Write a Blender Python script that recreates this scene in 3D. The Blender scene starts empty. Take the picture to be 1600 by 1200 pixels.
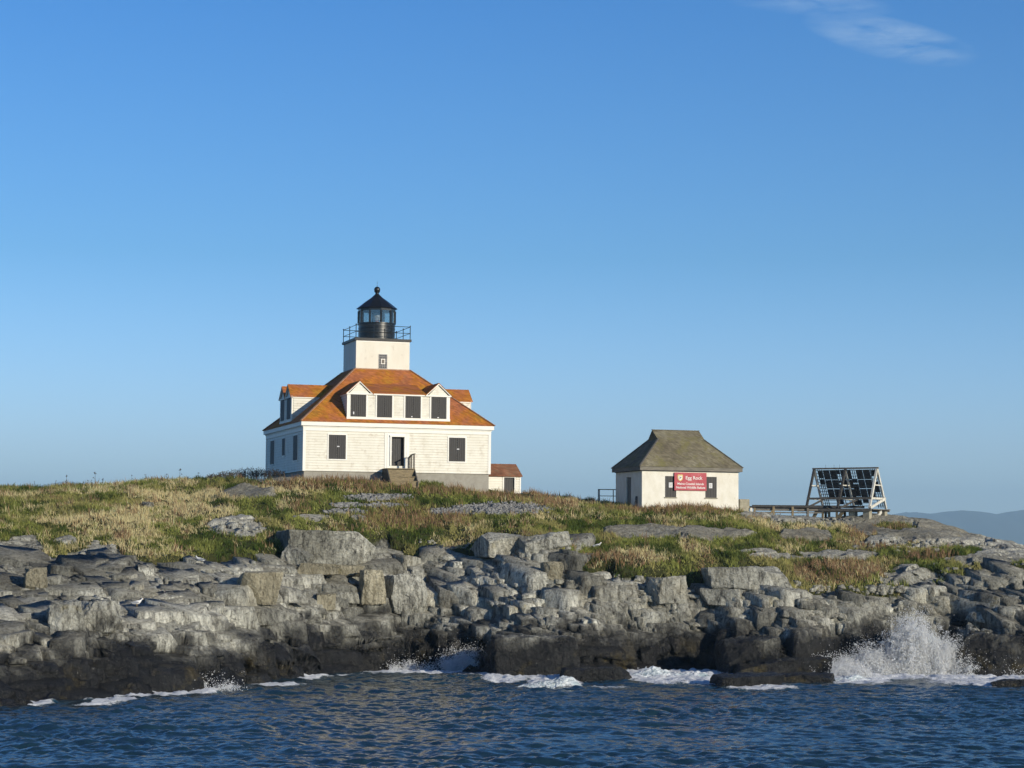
import bpy, bmesh, math, random
import numpy as np
from math import sin, cos, tan, radians, pi, sqrt, atan
from mathutils import Matrix, Vector

# ------------------------------------------------------------------ camera, sky, sun, exposure
SC = bpy.context.scene
COL = SC.collection
F, HOR, CAMZ, ROLL = 3200.0, 850.0, 6.5, -0.008
PITCH = atan((HOR - 600) / F)
cam = bpy.data.objects.new('camera', bpy.data.cameras.new('camera'))
COL.objects.link(cam)
cam.data.sensor_width = 36.0
cam.data.lens = 36.0 * F / 1600
cam.data.clip_start = 0.5
cam.data.clip_end = 60000
cam.matrix_world = Matrix.Translation((0, 0, CAMZ)) @ Matrix.Rotation(pi / 2 + PITCH, 4, 'X') @ Matrix.Rotation(-ROLL, 4, 'Z')
SC.camera = cam
SC.render.resolution_x, SC.render.resolution_y = 1024, 768

SUN_AZ = radians(46)      # to the right of straight behind the camera
SUN_EL = radians(16)
SUND = Vector((sin(SUN_AZ) * cos(SUN_EL), -cos(SUN_AZ) * cos(SUN_EL), sin(SUN_EL)))   # towards the sun
sl = bpy.data.lights.new('sun', 'SUN')
sl.energy = 5.0
sl.angle = radians(0.5)
sl.color = (1.0, 0.90, 0.72)
so = bpy.data.objects.new('sun', sl)
so.rotation_euler = SUND.to_track_quat('Z', 'Y').to_euler()
so.location = SUND * 300
COL.objects.link(so)

W = bpy.data.worlds.new('World')
SC.world = W
W.use_nodes = True
wt = W.node_tree
wt.nodes.clear()
N, L = wt.nodes.new, wt.links.new
out = N('ShaderNodeOutputWorld'); bg = N('ShaderNodeBackground'); sky = N('ShaderNodeTexSky')
sky.sky_type = 'NISHITA'
sky.sun_disc = False
sky.sun_elevation = SUN_EL
sky.sun_rotation = pi - SUN_AZ
sky.air_density = 1.0
sky.dust_density = 0.25
sky.ozone_density = 2.2
sky.altitude = 0
bg.inputs['Strength'].default_value = 0.15
# thin cirrus wisps high up on the right
tc = N('ShaderNodeTexCoord')
mp = N('ShaderNodeMapping'); mp.inputs['Rotation'].default_value = (0, radians(20), 0); mp.inputs['Scale'].default_value = (9, 9, 42)
nz = N('ShaderNodeTexNoise'); nz.inputs['Scale'].default_value = 2.6; nz.inputs['Detail'].default_value = 9; nz.inputs['Roughness'].default_value = .62; nz.inputs['Distortion'].default_value = .5
L(tc.outputs['Generated'], mp.inputs[0]); L(mp.outputs[0], nz.inputs[0])
sep = N('ShaderNodeSeparateXYZ'); L(tc.outputs['Generated'], sep.inputs[0])
def wmath(op, a, b=None):
    m = N('ShaderNodeMath'); m.operation = op
    for i, v in enumerate((a, b)):
        if v is None: continue
        if isinstance(v, (int, float)): m.inputs[i].default_value = v
        else: L(v, m.inputs[i])
    return m.outputs[0]
def blob(cx, cz, rx, rz, slope):
    dx = wmath('SUBTRACT', sep.outputs[0], cx)
    dz = wmath('SUBTRACT', sep.outputs[2], cz)
    dz = wmath('SUBTRACT', dz, wmath('MULTIPLY', dx, slope))
    q = wmath('ADD', wmath('POWER', wmath('ABSOLUTE', wmath('DIVIDE', dx, rx)), 2.0), wmath('POWER', wmath('ABSOLUTE', wmath('DIVIDE', dz, rz)), 2.0))
    m = wmath('SUBTRACT', 1.0, q); mm = N('ShaderNodeClamp'); L(m, mm.inputs[0]); return mm.outputs[0]
b1 = blob(.178, .2400, .042, .0100, -.24)
b2 = blob(.130, .2600, .050, .0075, -.14)
b3 = blob(.235, .2600, .022, .006, -.1)
bb = wmath('ADD', wmath('ADD', b1, wmath('MULTIPLY', b2, .65)), wmath('MULTIPLY', b3, .5))
rmp = N('ShaderNodeMapRange'); rmp.inputs[1].default_value = .36; rmp.inputs[2].default_value = .78; L(nz.outputs[0], rmp.inputs[0])
cl = wmath('MULTIPLY', wmath('MULTIPLY', bb, rmp.outputs[0]), 1.0)
tint = N('ShaderNodeValToRGB'); L(wmath('DIVIDE', sep.outputs[2], .5), tint.inputs[0])      # sky colour graded by height; upper stops darkened to cut ambient light
te = tint.color_ramp.elements
te[0].position = 0; te[0].color = (.92, 1.18, 1.68, 1); te[1].position = .092; te[1].color = (.70, .89, 1.35, 1)
for p_, c_ in ((.278, (.325, .635, .975)), (.518, (.185, .55, .98)), (.8, (.11, .30, .62)), (1.0, (.10, .26, .56))): e_ = te.new(p_); e_.color = (*c_, 1)
tm = N('ShaderNodeMixRGB'); tm.blend_type = 'MULTIPLY'; tm.inputs[0].default_value = 1; L(sky.outputs[0], tm.inputs[1]); L(tint.outputs[0], tm.inputs[2])
mx = N('ShaderNodeMixRGB'); L(cl, mx.inputs[0]); L(tm.outputs[0], mx.inputs[1]); mx.inputs[2].default_value = (2.9, 4.0, 5.4, 1)
L(mx.outputs[0], bg.inputs[0]); L(bg.outputs[0], out.inputs[0])

SC.view_settings.view_transform = 'Standard'
SC.view_settings.look = 'None'
SC.view_settings.exposure = 0.0
SC.view_settings.gamma = 1.0
SC.cycles.volume_bounces = 1

# ------------------------------------------------------------------ pixel helpers (used to measure the place from the photograph)
CP, SP, CR, SR = cos(PITCH), sin(PITCH), cos(-ROLL), sin(-ROLL)
def at(u, v, Y):
    a, b = (u - 800) / F, (600 - v) / F
    a, b = a * CR - b * SR, a * SR + b * CR
    t = Y / (CP - b * SP)
    return (a * t, Y, (SP + b * CP) * t + CAMZ)
def uv(x, y, z):
    z = z - CAMZ
    f = y * CP + z * SP
    a = F * x / f; b = F * (-y * SP + z * CP) / f
    return 800 + a * cos(ROLL) - b * sin(ROLL), 600 - (a * sin(ROLL) + b * cos(ROLL))

# ------------------------------------------------------------------ numpy noise
def hash2(ix, iy, seed):
    n = (ix.astype(np.int64) * 374761393 + iy.astype(np.int64) * 668265263 + seed * 1442695041) & 0xffffffff
    n = ((n ^ (n >> 13)) * 1274126177) & 0xffffffff
    n = ((n ^ (n >> 16)) * 2246822519) & 0xffffffff
    n = n ^ (n >> 15)
    return (n & 0xffffff) / float(0x1000000)
def vnoise(x, y, seed=0):
    ix = np.floor(x); iy = np.floor(y)
    fx = x - ix; fy = y - iy
    fx = fx * fx * (3 - 2 * fx); fy = fy * fy * (3 - 2 * fy)
    a = hash2(ix, iy, seed); b = hash2(ix + 1, iy, seed); c = hash2(ix, iy + 1, seed); d = hash2(ix + 1, iy + 1, seed)
    return (a + (b - a) * fx) * (1 - fy) + (c + (d - c) * fx) * fy
def fbm(x, y, seed=0, oct=4, gain=.5):
    s = 0; a = 1; t = 0
    for i in range(oct):
        s = s + a * vnoise(x, y, seed + i * 17); t += a
        x = x * 2.03 + 5.3; y = y * 2.03 + 1.7; a *= gain
    return s / t
def sstep(a, b, x):
    t = np.clip((x - a) / (b - a), 0, 1); return t * t * (3 - 2 * t)

# ------------------------------------------------------------------ materials
class NT:
    def __init__(s, name):
        s.m = bpy.data.materials.new(name); s.m.use_nodes = True; s.t = s.m.node_tree
        s.b = s.t.nodes['Principled BSDF']; s.out = s.t.nodes['Material Output']
    def n(s, ty, **kw):
        q = s.t.nodes.new(ty)
        for k, v in kw.items():
            if k.startswith('_'): q.inputs[k[1:].replace('_', ' ')].default_value = v
            else: setattr(q, k, v)
        return q
    def l(s, a, b): s.t.links.new(a, b)
    def coord(s, scale=(1, 1, 1), kind='Object', rot=(0, 0, 0)):
        c = s.n('ShaderNodeTexCoord'); m = s.n('ShaderNodeMapping')
        m.inputs['Scale'].default_value = scale; m.inputs['Rotation'].default_value = rot
        s.l(c.outputs[kind], m.inputs[0]); return m.outputs[0]
    def noise(s, co, scale, det=5, rough=.55, dist=0):
        q = s.n('ShaderNodeTexNoise'); q.inputs['Scale'].default_value = scale; q.inputs['Detail'].default_value = det
        q.inputs['Roughness'].default_value = rough; q.inputs['Distortion'].default_value = dist
        s.l(co, q.inputs[0]); return q.outputs[0]
    def ramp(s, fac, stops):
        q = s.n('ShaderNodeValToRGB'); e = q.color_ramp.elements
        while len(e) > 1: e.remove(e[-1])
        e[0].position = stops[0][0]; e[0].color = (*stops[0][1], 1) if not isinstance(stops[0][1], (int, float)) else (stops[0][1],) * 3 + (1,)
        for p, c in stops[1:]:
            x = e.new(p); x.color = (*c, 1) if not isinstance(c, (int, float)) else (c, c, c, 1)
        s.l(fac, q.inputs[0]); return q.outputs[0]
    def mix(s, fac, a, b, mode='MIX'):
        q = s.n('ShaderNodeMixRGB'); q.blend_type = mode
        for i, v in ((0, fac), (1, a), (2, b)):
            if isinstance(v, (int, float)): q.inputs[i].default_value = v if i == 0 else (v, v, v, 1)
            elif isinstance(v, tuple): q.inputs[i].default_value = (*v, 1)
            else: s.l(v, q.inputs[i])
        return q.outputs[0]
    def math(s, op, a, b=None, c=None):
        q = s.n('ShaderNodeMath'); q.operation = op
        for i, v in enumerate((a, b, c)):
            if v is None: continue
            if isinstance(v, (int, float)): q.inputs[i].default_value = v
            else: s.l(v, q.inputs[i])
        return q.outputs[0]
    def bump(s, h, dist=.02, strength=1.0, prev=None):
        q = s.n('ShaderNodeBump'); q.inputs['Strength'].default_value = strength; q.inputs['Distance'].default_value = dist
        s.l(h, q.inputs['Height'])
        if prev is not None: s.l(prev, q.inputs['Normal'])
        return q.outputs[0]
    def color(s, c):
        if isinstance(c, tuple): s.b.inputs['Base Color'].default_value = (*c, 1)
        else: s.l(c, s.b.inputs['Base Color'])
    def rough(s, r):
        if isinstance(r, (int, float)): s.b.inputs['Roughness'].default_value = r
        else: s.l(r, s.b.inputs['Roughness'])
    def normal(s, n): s.l(n, s.b.inputs['Normal'])

def simple(name, base, dark, scale=3.0, rough=.7, stretch=(1, 1, 1), lo=.35, hi=.65, bump=.004, bscale=40, spec=.4, metal=0, extra=None):
    k = NT(name); co = k.coord(stretch)
    f = k.noise(co, scale, 6, .6)
    c = k.ramp(f, [(lo, dark), (hi, base)])
    if extra:
        f2 = k.noise(k.coord((1, 1, 1)), extra[1], 5, .65)
        c = k.mix(k.ramp(f2, [(extra[2], 0.0), (extra[3], 1.0)]), c, extra[0])
    k.color(c); k.rough(rough); k.b.inputs['Specular IOR Level'].default_value = spec; k.b.inputs['Metallic'].default_value = metal
    if bump: k.normal(k.bump(k.noise(k.coord(stretch), bscale, 4), bump))
    return k.m

M = {}
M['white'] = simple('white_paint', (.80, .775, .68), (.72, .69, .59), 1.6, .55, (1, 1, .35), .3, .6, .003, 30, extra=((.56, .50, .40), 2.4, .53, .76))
def lap_shade_lines(m, z0, h):  # paints a thin dark line under each board lap, in place of its shadow
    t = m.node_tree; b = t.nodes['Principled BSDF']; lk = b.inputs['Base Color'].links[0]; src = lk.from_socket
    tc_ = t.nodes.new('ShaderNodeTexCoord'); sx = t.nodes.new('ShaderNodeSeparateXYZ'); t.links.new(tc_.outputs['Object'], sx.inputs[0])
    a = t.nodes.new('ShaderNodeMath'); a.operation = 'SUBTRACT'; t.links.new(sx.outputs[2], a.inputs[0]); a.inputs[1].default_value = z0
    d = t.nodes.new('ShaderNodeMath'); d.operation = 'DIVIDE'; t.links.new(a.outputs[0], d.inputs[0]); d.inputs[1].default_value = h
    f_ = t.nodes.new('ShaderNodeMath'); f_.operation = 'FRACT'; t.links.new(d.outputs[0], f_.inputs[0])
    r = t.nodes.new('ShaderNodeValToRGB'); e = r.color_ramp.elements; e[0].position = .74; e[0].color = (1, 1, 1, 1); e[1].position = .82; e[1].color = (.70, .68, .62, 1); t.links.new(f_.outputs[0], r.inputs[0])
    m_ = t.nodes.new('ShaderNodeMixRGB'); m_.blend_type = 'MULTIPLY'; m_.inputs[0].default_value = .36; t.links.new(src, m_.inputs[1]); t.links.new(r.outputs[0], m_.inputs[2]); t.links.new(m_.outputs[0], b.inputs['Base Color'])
lap_shade_lines(M['white'], 10.90, .1640)
M['trim'] = simple('white_trim', (.86, .84, .77), (.80, .78, .71), 2.5, .5, lo=.3, hi=.6, bump=.002)
M['tower'] = simple('tower_paint', (.78, .75, .65), (.70, .66, .55), 1.3, .6, (1, 1, .4), .3, .65, .004, 18, extra=((.50, .45, .36), 2.3, .60, .82))
M['shutter'] = simple('shutter_boards', (.052, .048, .046), (.028, .027, .027), 9, .6, (6, 6, .4), bump=.004, bscale=20)
M['door'] = simple('door_boards', (.045, .041, .040), (.02, .02, .02), 7, .55, (5, 5, .4), bump=.004, bscale=20)
M['foundation'] = simple('grey_concrete', (.36, .34, .29), (.29, .27, .23), 2.5, .85, bump=.006)
M['concrete'] = simple('weathered_concrete', (.40, .37, .28), (.26, .24, .18), 4, .9, bump=.01, bscale=15)
M['black'] = simple('black_metal', (.014, .016, .018), (.007, .008, .009), 6, .32, bump=.001, spec=.6, metal=.0)
M['deckboard'] = simple('dark_deck', (.02, .02, .022), (.01, .01, .01), 6, .5)
M['wood'] = simple('weathered_wood', (.30, .24, .14), (.16, .125, .075), 5, .85, (1, 1, 6), bump=.006, bscale=12)
M['greywood'] = simple('grey_timber', (.22, .20, .165), (.09, .082, .07), 4, .85, (1, 1, 5), bump=.006, bscale=12)
M['darkwood'] = simple('dark_timber', (.075, .072, .068), (.03, .03, .03), 4, .85, (1, 1, 5), bump=.006, bscale=12)
M['paintwood'] = simple('chalky_white_timber', (.72, .70, .62), (.42, .40, .34), 5, .7, (1, 1, .4), .3, .6, bump=.004)
M['panel'] = simple('solar_panel_back', (.11, .108, .105), (.045, .045, .047), 5, .5)
M['steel'] = simple('panel_rail', (.30, .31, .32), (.18, .18, .19), 5, .45, metal=.4)
M['pipe'] = simple('dark_pipe', (.05, .055, .06), (.03, .03, .03), 6, .5)
M['sign'] = simple('red_sign', (.47, .065, .085), (.40, .05, .07), 2, .6, bump=.001, extra=((.55, .16, .17), 1.3, .5, .8))
M['lettering'] = simple('sign_lettering', (.80, .77, .74), (.72, .68, .66), 3, .6, bump=0)
M['yellow'] = simple('emblem_yellow', (.72, .52, .18), (.62, .45, .16), 3, .6, bump=0)
M['emblem'] = simple('emblem_green', (.12, .2, .12), (.1, .16, .1), 3, .6, bump=0)
M['paper'] = simple('notice', (.75, .75, .76), (.62, .62, .64), 4, .6, bump=0)
M['hutwall'] = simple('limewashed_wall', (.80, .77, .68), (.68, .64, .53), 1.8, .7, (1, 1, .6), .3, .62, .006, 12, extra=((.52, .47, .36), 2.6, .62, .82))
M['hutdoor'] = simple('hut_door', (.22, .21, .19), (.10, .10, .09), 5, .7, (4, 4, .5))
M['fascia'] = simple('grey_fascia', (.235, .215, .175), (.14, .13, .105), 4, .8, (.6, .6, 4))
M['gull'] = simple('gull_white', (.80, .79, .77), (.7, .7, .7), 4, .7, bump=0)
M['gullwing'] = simple('gull_grey', (.30, .32, .35), (.22, .24, .27), 4, .7, bump=0)
M['gullbill'] = simple('gull_bill', (.6, .35, .05), (.5, .3, .05), 4, .5, bump=0)

def roof_mat(name, cols, rowh=.20, slopefac=1.0, moss=None):
    k = NT(name)
    co = k.coord()
    f = k.noise(co, .75, 8, .68, .3)
    c = k.ramp(f, cols)
    f2 = k.noise(k.coord((1, 1, 2.2)), 7, 5, .7)
    c = k.mix(k.ramp(f2, [(.38, .55), (.66, 0.0)]), c, cols[0][1], 'MULTIPLY') if False else k.mix(.35, c, k.ramp(f2, [(.3, .35), (.7, 1.0)]), 'MULTIPLY')
    # courses of shingles
    sp = k.n('ShaderNodeSeparateXYZ'); k.l(k.coord(), sp.inputs[0])
    row = k.math('DIVIDE', sp.outputs[2], rowh * .62)
    fr = k.math('FRACT', row); fl = k.math('FLOOR', row)
    # single shingle tone
    al = k.math('ADD', sp.outputs[0], sp.outputs[1])
    cell = k.math('FLOOR', k.math('ADD', k.math('DIVIDE', al, .17), k.math('MULTIPLY', fl, .37)))
    cb = k.n('ShaderNodeCombineXYZ'); k.l(cell, cb.inputs[0]); k.l(fl, cb.inputs[1])
    wn = k.n('ShaderNodeTexWhiteNoise'); k.l(cb.outputs[0], wn.inputs[0])
    tone = k.math('MULTIPLY_ADD', wn.outputs[0], .44, .78)
    cc = k.n('ShaderNodeCombineXYZ')
    for i in range(3): k.l(tone, cc.inputs[i])
    c = k.mix(1.0, c, cc.outputs[0], 'MULTIPLY')
    if moss:
        fm = k.noise(k.coord(), moss[1], 6, .7)
        c = k.mix(k.ramp(fm, [(moss[2], 0.0), (moss[3], 1.0)]), c, moss[0])
    k.color(c); k.rough(.9); k.b.inputs['Specular IOR Level'].default_value = .15
    n1 = k.bump(fr, .03, .8); n2 = k.bump(k.noise(k.coord(), 22, 5, .7), .03, .8, n1)
    k.normal(n2)
    return k.m
M['roof'] = roof_mat('lichened_shingles', [(.28, (.34, .125, .06)), (.42, (.46, .165, .07)), (.52, (.48, .17, .035)), (.62, (.48, .215, .03)), (.74, (.40, .23, .04))], moss=((.30, .19, .06), 1.7, .60, .78))
M['shedroof'] = roof_mat('rusty_brown_shingles', [(.30, (.16, .075, .045)), (.5, (.30, .135, .075)), (.7, (.33, .20, .12))], moss=((.20, .16, .10), 1.7, .52, .72))
M['hutroof'] = roof_mat('mossy_shingles', [(.32, (.14, .12, .085)), (.5, (.21, .185, .125)), (.68, (.27, .245, .17))], moss=((.19, .175, .07), 1.1, .50, .70))
M['ridgecap'] = simple('hip_cap', (.48, .30, .19), (.32, .17, .10), 5, .85)

k = NT('lantern_glass')
for n in list(k.t.nodes): k.t.nodes.remove(n)
o_ = k.n('ShaderNodeOutputMaterial'); tr = k.n('ShaderNodeBsdfTransparent'); gl = k.n('ShaderNodeBsdfGlossy'); mi = k.n('ShaderNodeMixShader')
tr.inputs[0].default_value = (.80, .84, .84, 1); gl.inputs['Roughness'].default_value = .06; mi.inputs[0].default_value = .14
k.l(tr.outputs[0], mi.inputs[1]); k.l(gl.outputs[0], mi.inputs[2]); k.l(mi.outputs[0], o_.inputs[0])
M['glass'] = k.m
M['lens'] = simple('lens_glass', (.72, .70, .66), (.42, .36, .36), 9, .15, bump=.01, bscale=12)
M['lenspink'] = simple('lens_plinth', (.50, .28, .24), (.4, .2, .2), 6, .4)

# ------------------------------------------------------------------ mesh builder
def newmesh(name, V, Fc, mat=None, smooth=False):
    me = bpy.data.meshes.new(name)
    V = np.asarray(V, dtype=np.float32)
    if isinstance(Fc, np.ndarray):
        n, kk = Fc.shape
        me.vertices.add(len(V)); me.vertices.foreach_set('co', V.ravel())
        me.loops.add(n * kk); me.loops.foreach_set('vertex_index', Fc.astype(np.int32).ravel())
        me.polygons.add(n); me.polygons.foreach_set('loop_start', np.arange(0, n * kk, kk, dtype=np.int32))
        me.polygons.foreach_set('loop_total', np.full(n, kk, dtype=np.int32))
        me.update(calc_edges=True)
    else:
        me.from_pydata([tuple(map(float, v)) for v in V], [], Fc); me.update()
    if mat: me.materials.append(mat)
    if smooth: me.polygons.foreach_set('use_smooth', np.ones(len(me.polygons), dtype=bool))
    return me
def link(name, me, parent=None, loc=(0, 0, 0), rot=(0, 0, 0)):
    o = bpy.data.objects.new(name, me); COL.objects.link(o); o.location = loc; o.rotation_euler = rot
    if parent: o.parent = parent
    return o
def tag(o, label=None, cat=None, group=None, kind=None):
    if label: o['label'] = label
    if cat: o['category'] = cat
    if group: o['group'] = group
    if kind: o['kind'] = kind
    return o
def thing(name, label, cat, loc=(0, 0, 0), rz=0, group=None):
    o = bpy.data.objects.new(name, None); COL.objects.link(o); o.location = loc; o.rotation_euler = (0, 0, rz)
    o.empty_display_size = .3
    return tag(o, label, cat, group)

class MB:
    def __init__(s, T=None): s.v = []; s.f = []; s.T = T
    def add(s, vs, fs):
        k = len(s.v)
        if s.T: vs = [s.T(*p) for p in vs]
        s.v += [tuple(p) for p in vs]; s.f += [tuple(i + k for i in f) for f in fs]; return s
    def box(s, x0, x1, y0, y1, z0, z1):
        return s.add([(x0, y0, z0), (x1, y0, z0), (x1, y1, z0), (x0, y1, z0), (x0, y0, z1), (x1, y0, z1), (x1, y1, z1), (x0, y1, z1)],
                     [(0, 3, 2, 1), (4, 5, 6, 7), (0, 1, 5, 4), (1, 2, 6, 5), (2, 3, 7, 6), (3, 0, 4, 7)])
    def hexa(s, lo, hi):      # two quads, lower then upper
        return s.add(list(lo) + list(hi), [(0, 3, 2, 1), (4, 5, 6, 7), (0, 1, 5, 4), (1, 2, 6, 5), (2, 3, 7, 6), (3, 0, 4, 7)])
    def slab(s, quad, t):     # quad given counter-clockwise seen from above, thickened downwards by t
        return s.hexa([(x, y, z - t) for x, y, z in quad], quad)
    def tube(s, a, b, r, n=8, r2=None):
        a = Vector(a); b = Vector(b); d = (b - a).normalized(); r2 = r if r2 is None else r2
        p = d.orthogonal().normalized(); q = d.cross(p)
        vs = []
        for c, rr in ((a, r), (b, r2)):
            for i in range(n):
                t = 2 * pi * i / n; vs.append(tuple(c + p * (rr * cos(t)) + q * (rr * sin(t))))
        return s.add(vs, [(i, (i + 1) % n, n + (i + 1) % n, n + i) for i in range(n)] + [tuple(range(n - 1, -1, -1)), tuple(range(n, 2 * n))])
    def beam(s, a, b, w, h, up=(0, 0, 1)):
        a = Vector(a); b = Vector(b); d = (b - a).normalized(); u = Vector(up)
        side = d.cross(u)
        if side.length < 1e-4: side = d.cross(Vector((1, 0, 0)))
        side.normalize(); u = side.cross(d)
        q = [side * (-w / 2) + u * (-h / 2), side * (w / 2) + u * (-h / 2), side * (w / 2) + u * (h / 2), side * (-w / 2) + u * (h / 2)]
        return s.add([tuple(a + k) for k in q] + [tuple(b + k) for k in q], [(0, 3, 2, 1), (4, 5, 6, 7), (0, 1, 5, 4), (1, 2, 6, 5), (2, 3, 7, 6), (3, 0, 4, 7)])
    def lathe(s, prof, c=(0, 0), n=24, ph=0):
        vs = []
        for r, z in prof:
            for i in range(n):
                t = 2 * pi * (i + ph) / n; vs.append((c[0] + r * cos(t), c[1] + r * sin(t), z))
        fs = []
        for j in range(len(prof) - 1):
            for i in range(n):
                fs.append((j * n + i, j * n + (i + 1) % n, (j + 1) * n + (i + 1) % n, (j + 1) * n + i))
        fs.append(tuple(range(n - 1, -1, -1))); k = (len(prof) - 1) * n; fs.append(tuple(range(k, k + n)))
        return s.add(vs, fs)
    def build(s, name, mat, parent=None, smooth=False, bevel=0):
        me = newmesh(name, s.v, s.f, mat, False)
        o = link(name, me, parent)
        if bevel:
            b = o.modifiers.new('bevel', 'BEVEL'); b.width = bevel; b.segments = 1; b.limit_method = 'ANGLE'
        if smooth:
            me.polygons.foreach_set('use_smooth', np.ones(len(me.polygons), dtype=bool))
            me.set_sharp_from_angle(angle=radians(35))
        return o

#SPLIT
# ------------------------------------------------------------------ the island ground
# stations per column (u, shore v, [v1, dD1], [v2, D2], [v3, D3])
ST = np.array([
 (-400, 1112, 1020, 3, 868, 104, 772, 128), (-100, 1105, 1015, 3, 862, 104, 767, 128), (0, 1100, 1012, 3, 858, 104, 765, 128), (60, 1095, 1008, 3, 872, 104, 764, 129),
 (200, 1086, 1000, 3, 866, 106, 757, 130), (300, 1077, 992, 3, 872, 107, 754, 131), (400, 1064, 978, 3, 868, 108, 749, 128),
 (470, 1056, 975, 3, 850, 112, 747, 125.6), (560, 1048, 970, 3, 852, 115, 750, 126), (650, 1044, 968, 3, 850, 117, 757, 127), (710, 1046, 968, 3, 850, 117, 762, 128),
 (770, 1050, 972, 3, 842, 116.5, 768, 129.6), (830, 1052, 970, 3, 838, 115, 777, 132), (870, 1052, 972, 3, 846, 114.5, 783, 133), (925, 1052, 975, 2.5, 884, 112, 786, 133), (960, 1048, 968, 2.5, 886, 112, 790, 131),
 (1100, 1046, 968, 2.5, 890, 112, 793, 129.5), (1165, 1050, 965, 2.5, 888, 112.5, 802, 130.5), (1240, 1052, 958, 2.5, 914, 111.5, 810, 132),
 (1400, 1046, 950, 2, 918, 112, 813, 135), (1455, 1045, 945, 2, 890, 115, 822, 134), (1500, 1045, 940, 2, 882, 115, 834, 131), (1560, 1050, 950, 2, 880, 116, 849, 129),
 (1600, 1052, 960, 2, 885, 116, 856, 128), (1700, 1055, 968, 2, 895, 116, 872, 125), (2000, 1060, 985, 2, 915, 115, 900, 121)], float)
rows = []
for r in ST:
    u, v0 = r[0], r[1]
    lo, hi = 60., 160.
    for _ in range(40):
        m = (lo + hi) / 2
        if at(u, v0, m)[2] > 0: lo = m
        else: hi = m
    D0 = lo; D1 = D0 + r[3]
    rows.append((u, D0, D1, at(u, r[2], D1)[2], r[5], at(u, r[4], r[5])[2], r[7], at(u, r[6], r[7])[2]))
SD = np.array(rows)
def base_h(x, y, smooth=True):
    u = 800 + 3208 * x / np.maximum(y, 1)
    D0, D1, z1, D2, z2, D3, z3 = [np.interp(u, SD[:, 0], SD[:, i]) for i in range(1, 8)]
    def pl(yy):
        h = np.where(yy < D0, (yy - D0) * .30, 0.)
        t = (yy - D0) / (D1 - D0); h = np.where((t >= 0) & (t < 1), t * z1, h)
        t = (yy - D1) / (D2 - D1); h = np.where((t >= 0) & (t < 1), z1 + (z2 - z1) * t, h)
        t = (yy - D2) / (D3 - D2); tt = t * (1.35 - .35 * t); h = np.where((t >= 0) & (t < 1), z2 + (z3 - z2) * tt, h)
        t = (yy - D3); h = np.where(t >= 0, z3 - np.where(t > 16, (t - 16) * .22, 0), h)
        return np.maximum(h, -4)
    if not smooth: return pl(y)
    return (pl(y - 1.3) + pl(y - .6) + pl(y) + pl(y + .6) + pl(y + 1.3)) / 5
def D2_of(x, y): return np.interp(800 + 3208 * x / np.maximum(y, 1), SD[:, 0], SD[:, 4])
def D0_of(x, y): return np.interp(800 + 3208 * x / np.maximum(y, 1), SD[:, 0], SD[:, 1])

def voro(x, y, sx, sy, ang, seed, warp=.35):
    ca, sa = cos(ang), sin(ang)
    X = (x * ca + y * sa) / sx; Y = (-x * sa + y * ca) / sy
    X = X + warp * (vnoise(X * .9, Y * .9, seed + 3) - .5); Y = Y + warp * (vnoise(X * .9 + 7, Y * .9, seed + 4) - .5)
    ix = np.floor(X); iy = np.floor(Y)
    d1 = np.full(X.shape, 9.); d2 = d1.copy(); c1x = ix.copy(); c1y = iy.copy(); c2x = ix.copy(); c2y = iy.copy()
    for i in (-1, 0, 1):
        for j in (-1, 0, 1):
            cx = ix + i; cy = iy + j
            px = cx + .12 + .76 * hash2(cx, cy, seed); py = cy + .12 + .76 * hash2(cx, cy, seed + 1)
            d = np.maximum(np.abs(px - X), np.abs(py - Y)) * .55 + np.hypot(px - X, py - Y) * .45
            m1 = d < d1; m2 = (~m1) & (d < d2)
            c2x = np.where(m1, c1x, np.where(m2, cx, c2x)); c2y = np.where(m1, c1y, np.where(m2, cy, c2y)); d2 = np.where(m1, d1, np.where(m2, d, d2))
            c1x = np.where(m1, cx, c1x); c1y = np.where(m1, cy, c1y); d1 = np.where(m1, d, d1)
    def cell(cx, cy):
        px = cx + .12 + .76 * hash2(cx, cy, seed); py = cy + .12 + .76 * hash2(cx, cy, seed + 1)
        wx = px * sx * ca - py * sy * sa; wy = px * sx * sa + py * sy * ca
        return wx, wy, hash2(cx, cy, seed + 5), hash2(cx, cy, seed + 6) - .5, hash2(cx, cy, seed + 7) - .5
    return cell(c1x, c1y), cell(c2x, c2y), (d2 - d1) * min(sx, sy)

def layer(x, y, sx, sy, ang, seed, amp, tilt, edge, dip=(0, 0), basew=0., crack=.0, crackw=.1, warp=.35):
    A, B, e = voro(x, y, sx, sy, ang, seed, warp)
    hb = base_h(x, y, False) if basew else 0
    def hh(c):
        h = amp * (c[2] - .5) + (tilt * c[3] + dip[0]) * (x - c[0]) + (tilt * c[4] + dip[1]) * (y - c[1])
        if basew: h = h + basew * (base_h(c[0], c[1], False) - hb)
        return h
    ha = hh(A); hbb = hh(B)
    t = sstep(0, edge, e)
    h = ha * (.5 + .5 * t) + hbb * (.5 - .5 * t)
    if crack: h = h - crack * np.exp(-(e / crackw) ** 2) * (.3 + .7 * A[2])
    return h, A[2], e

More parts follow.
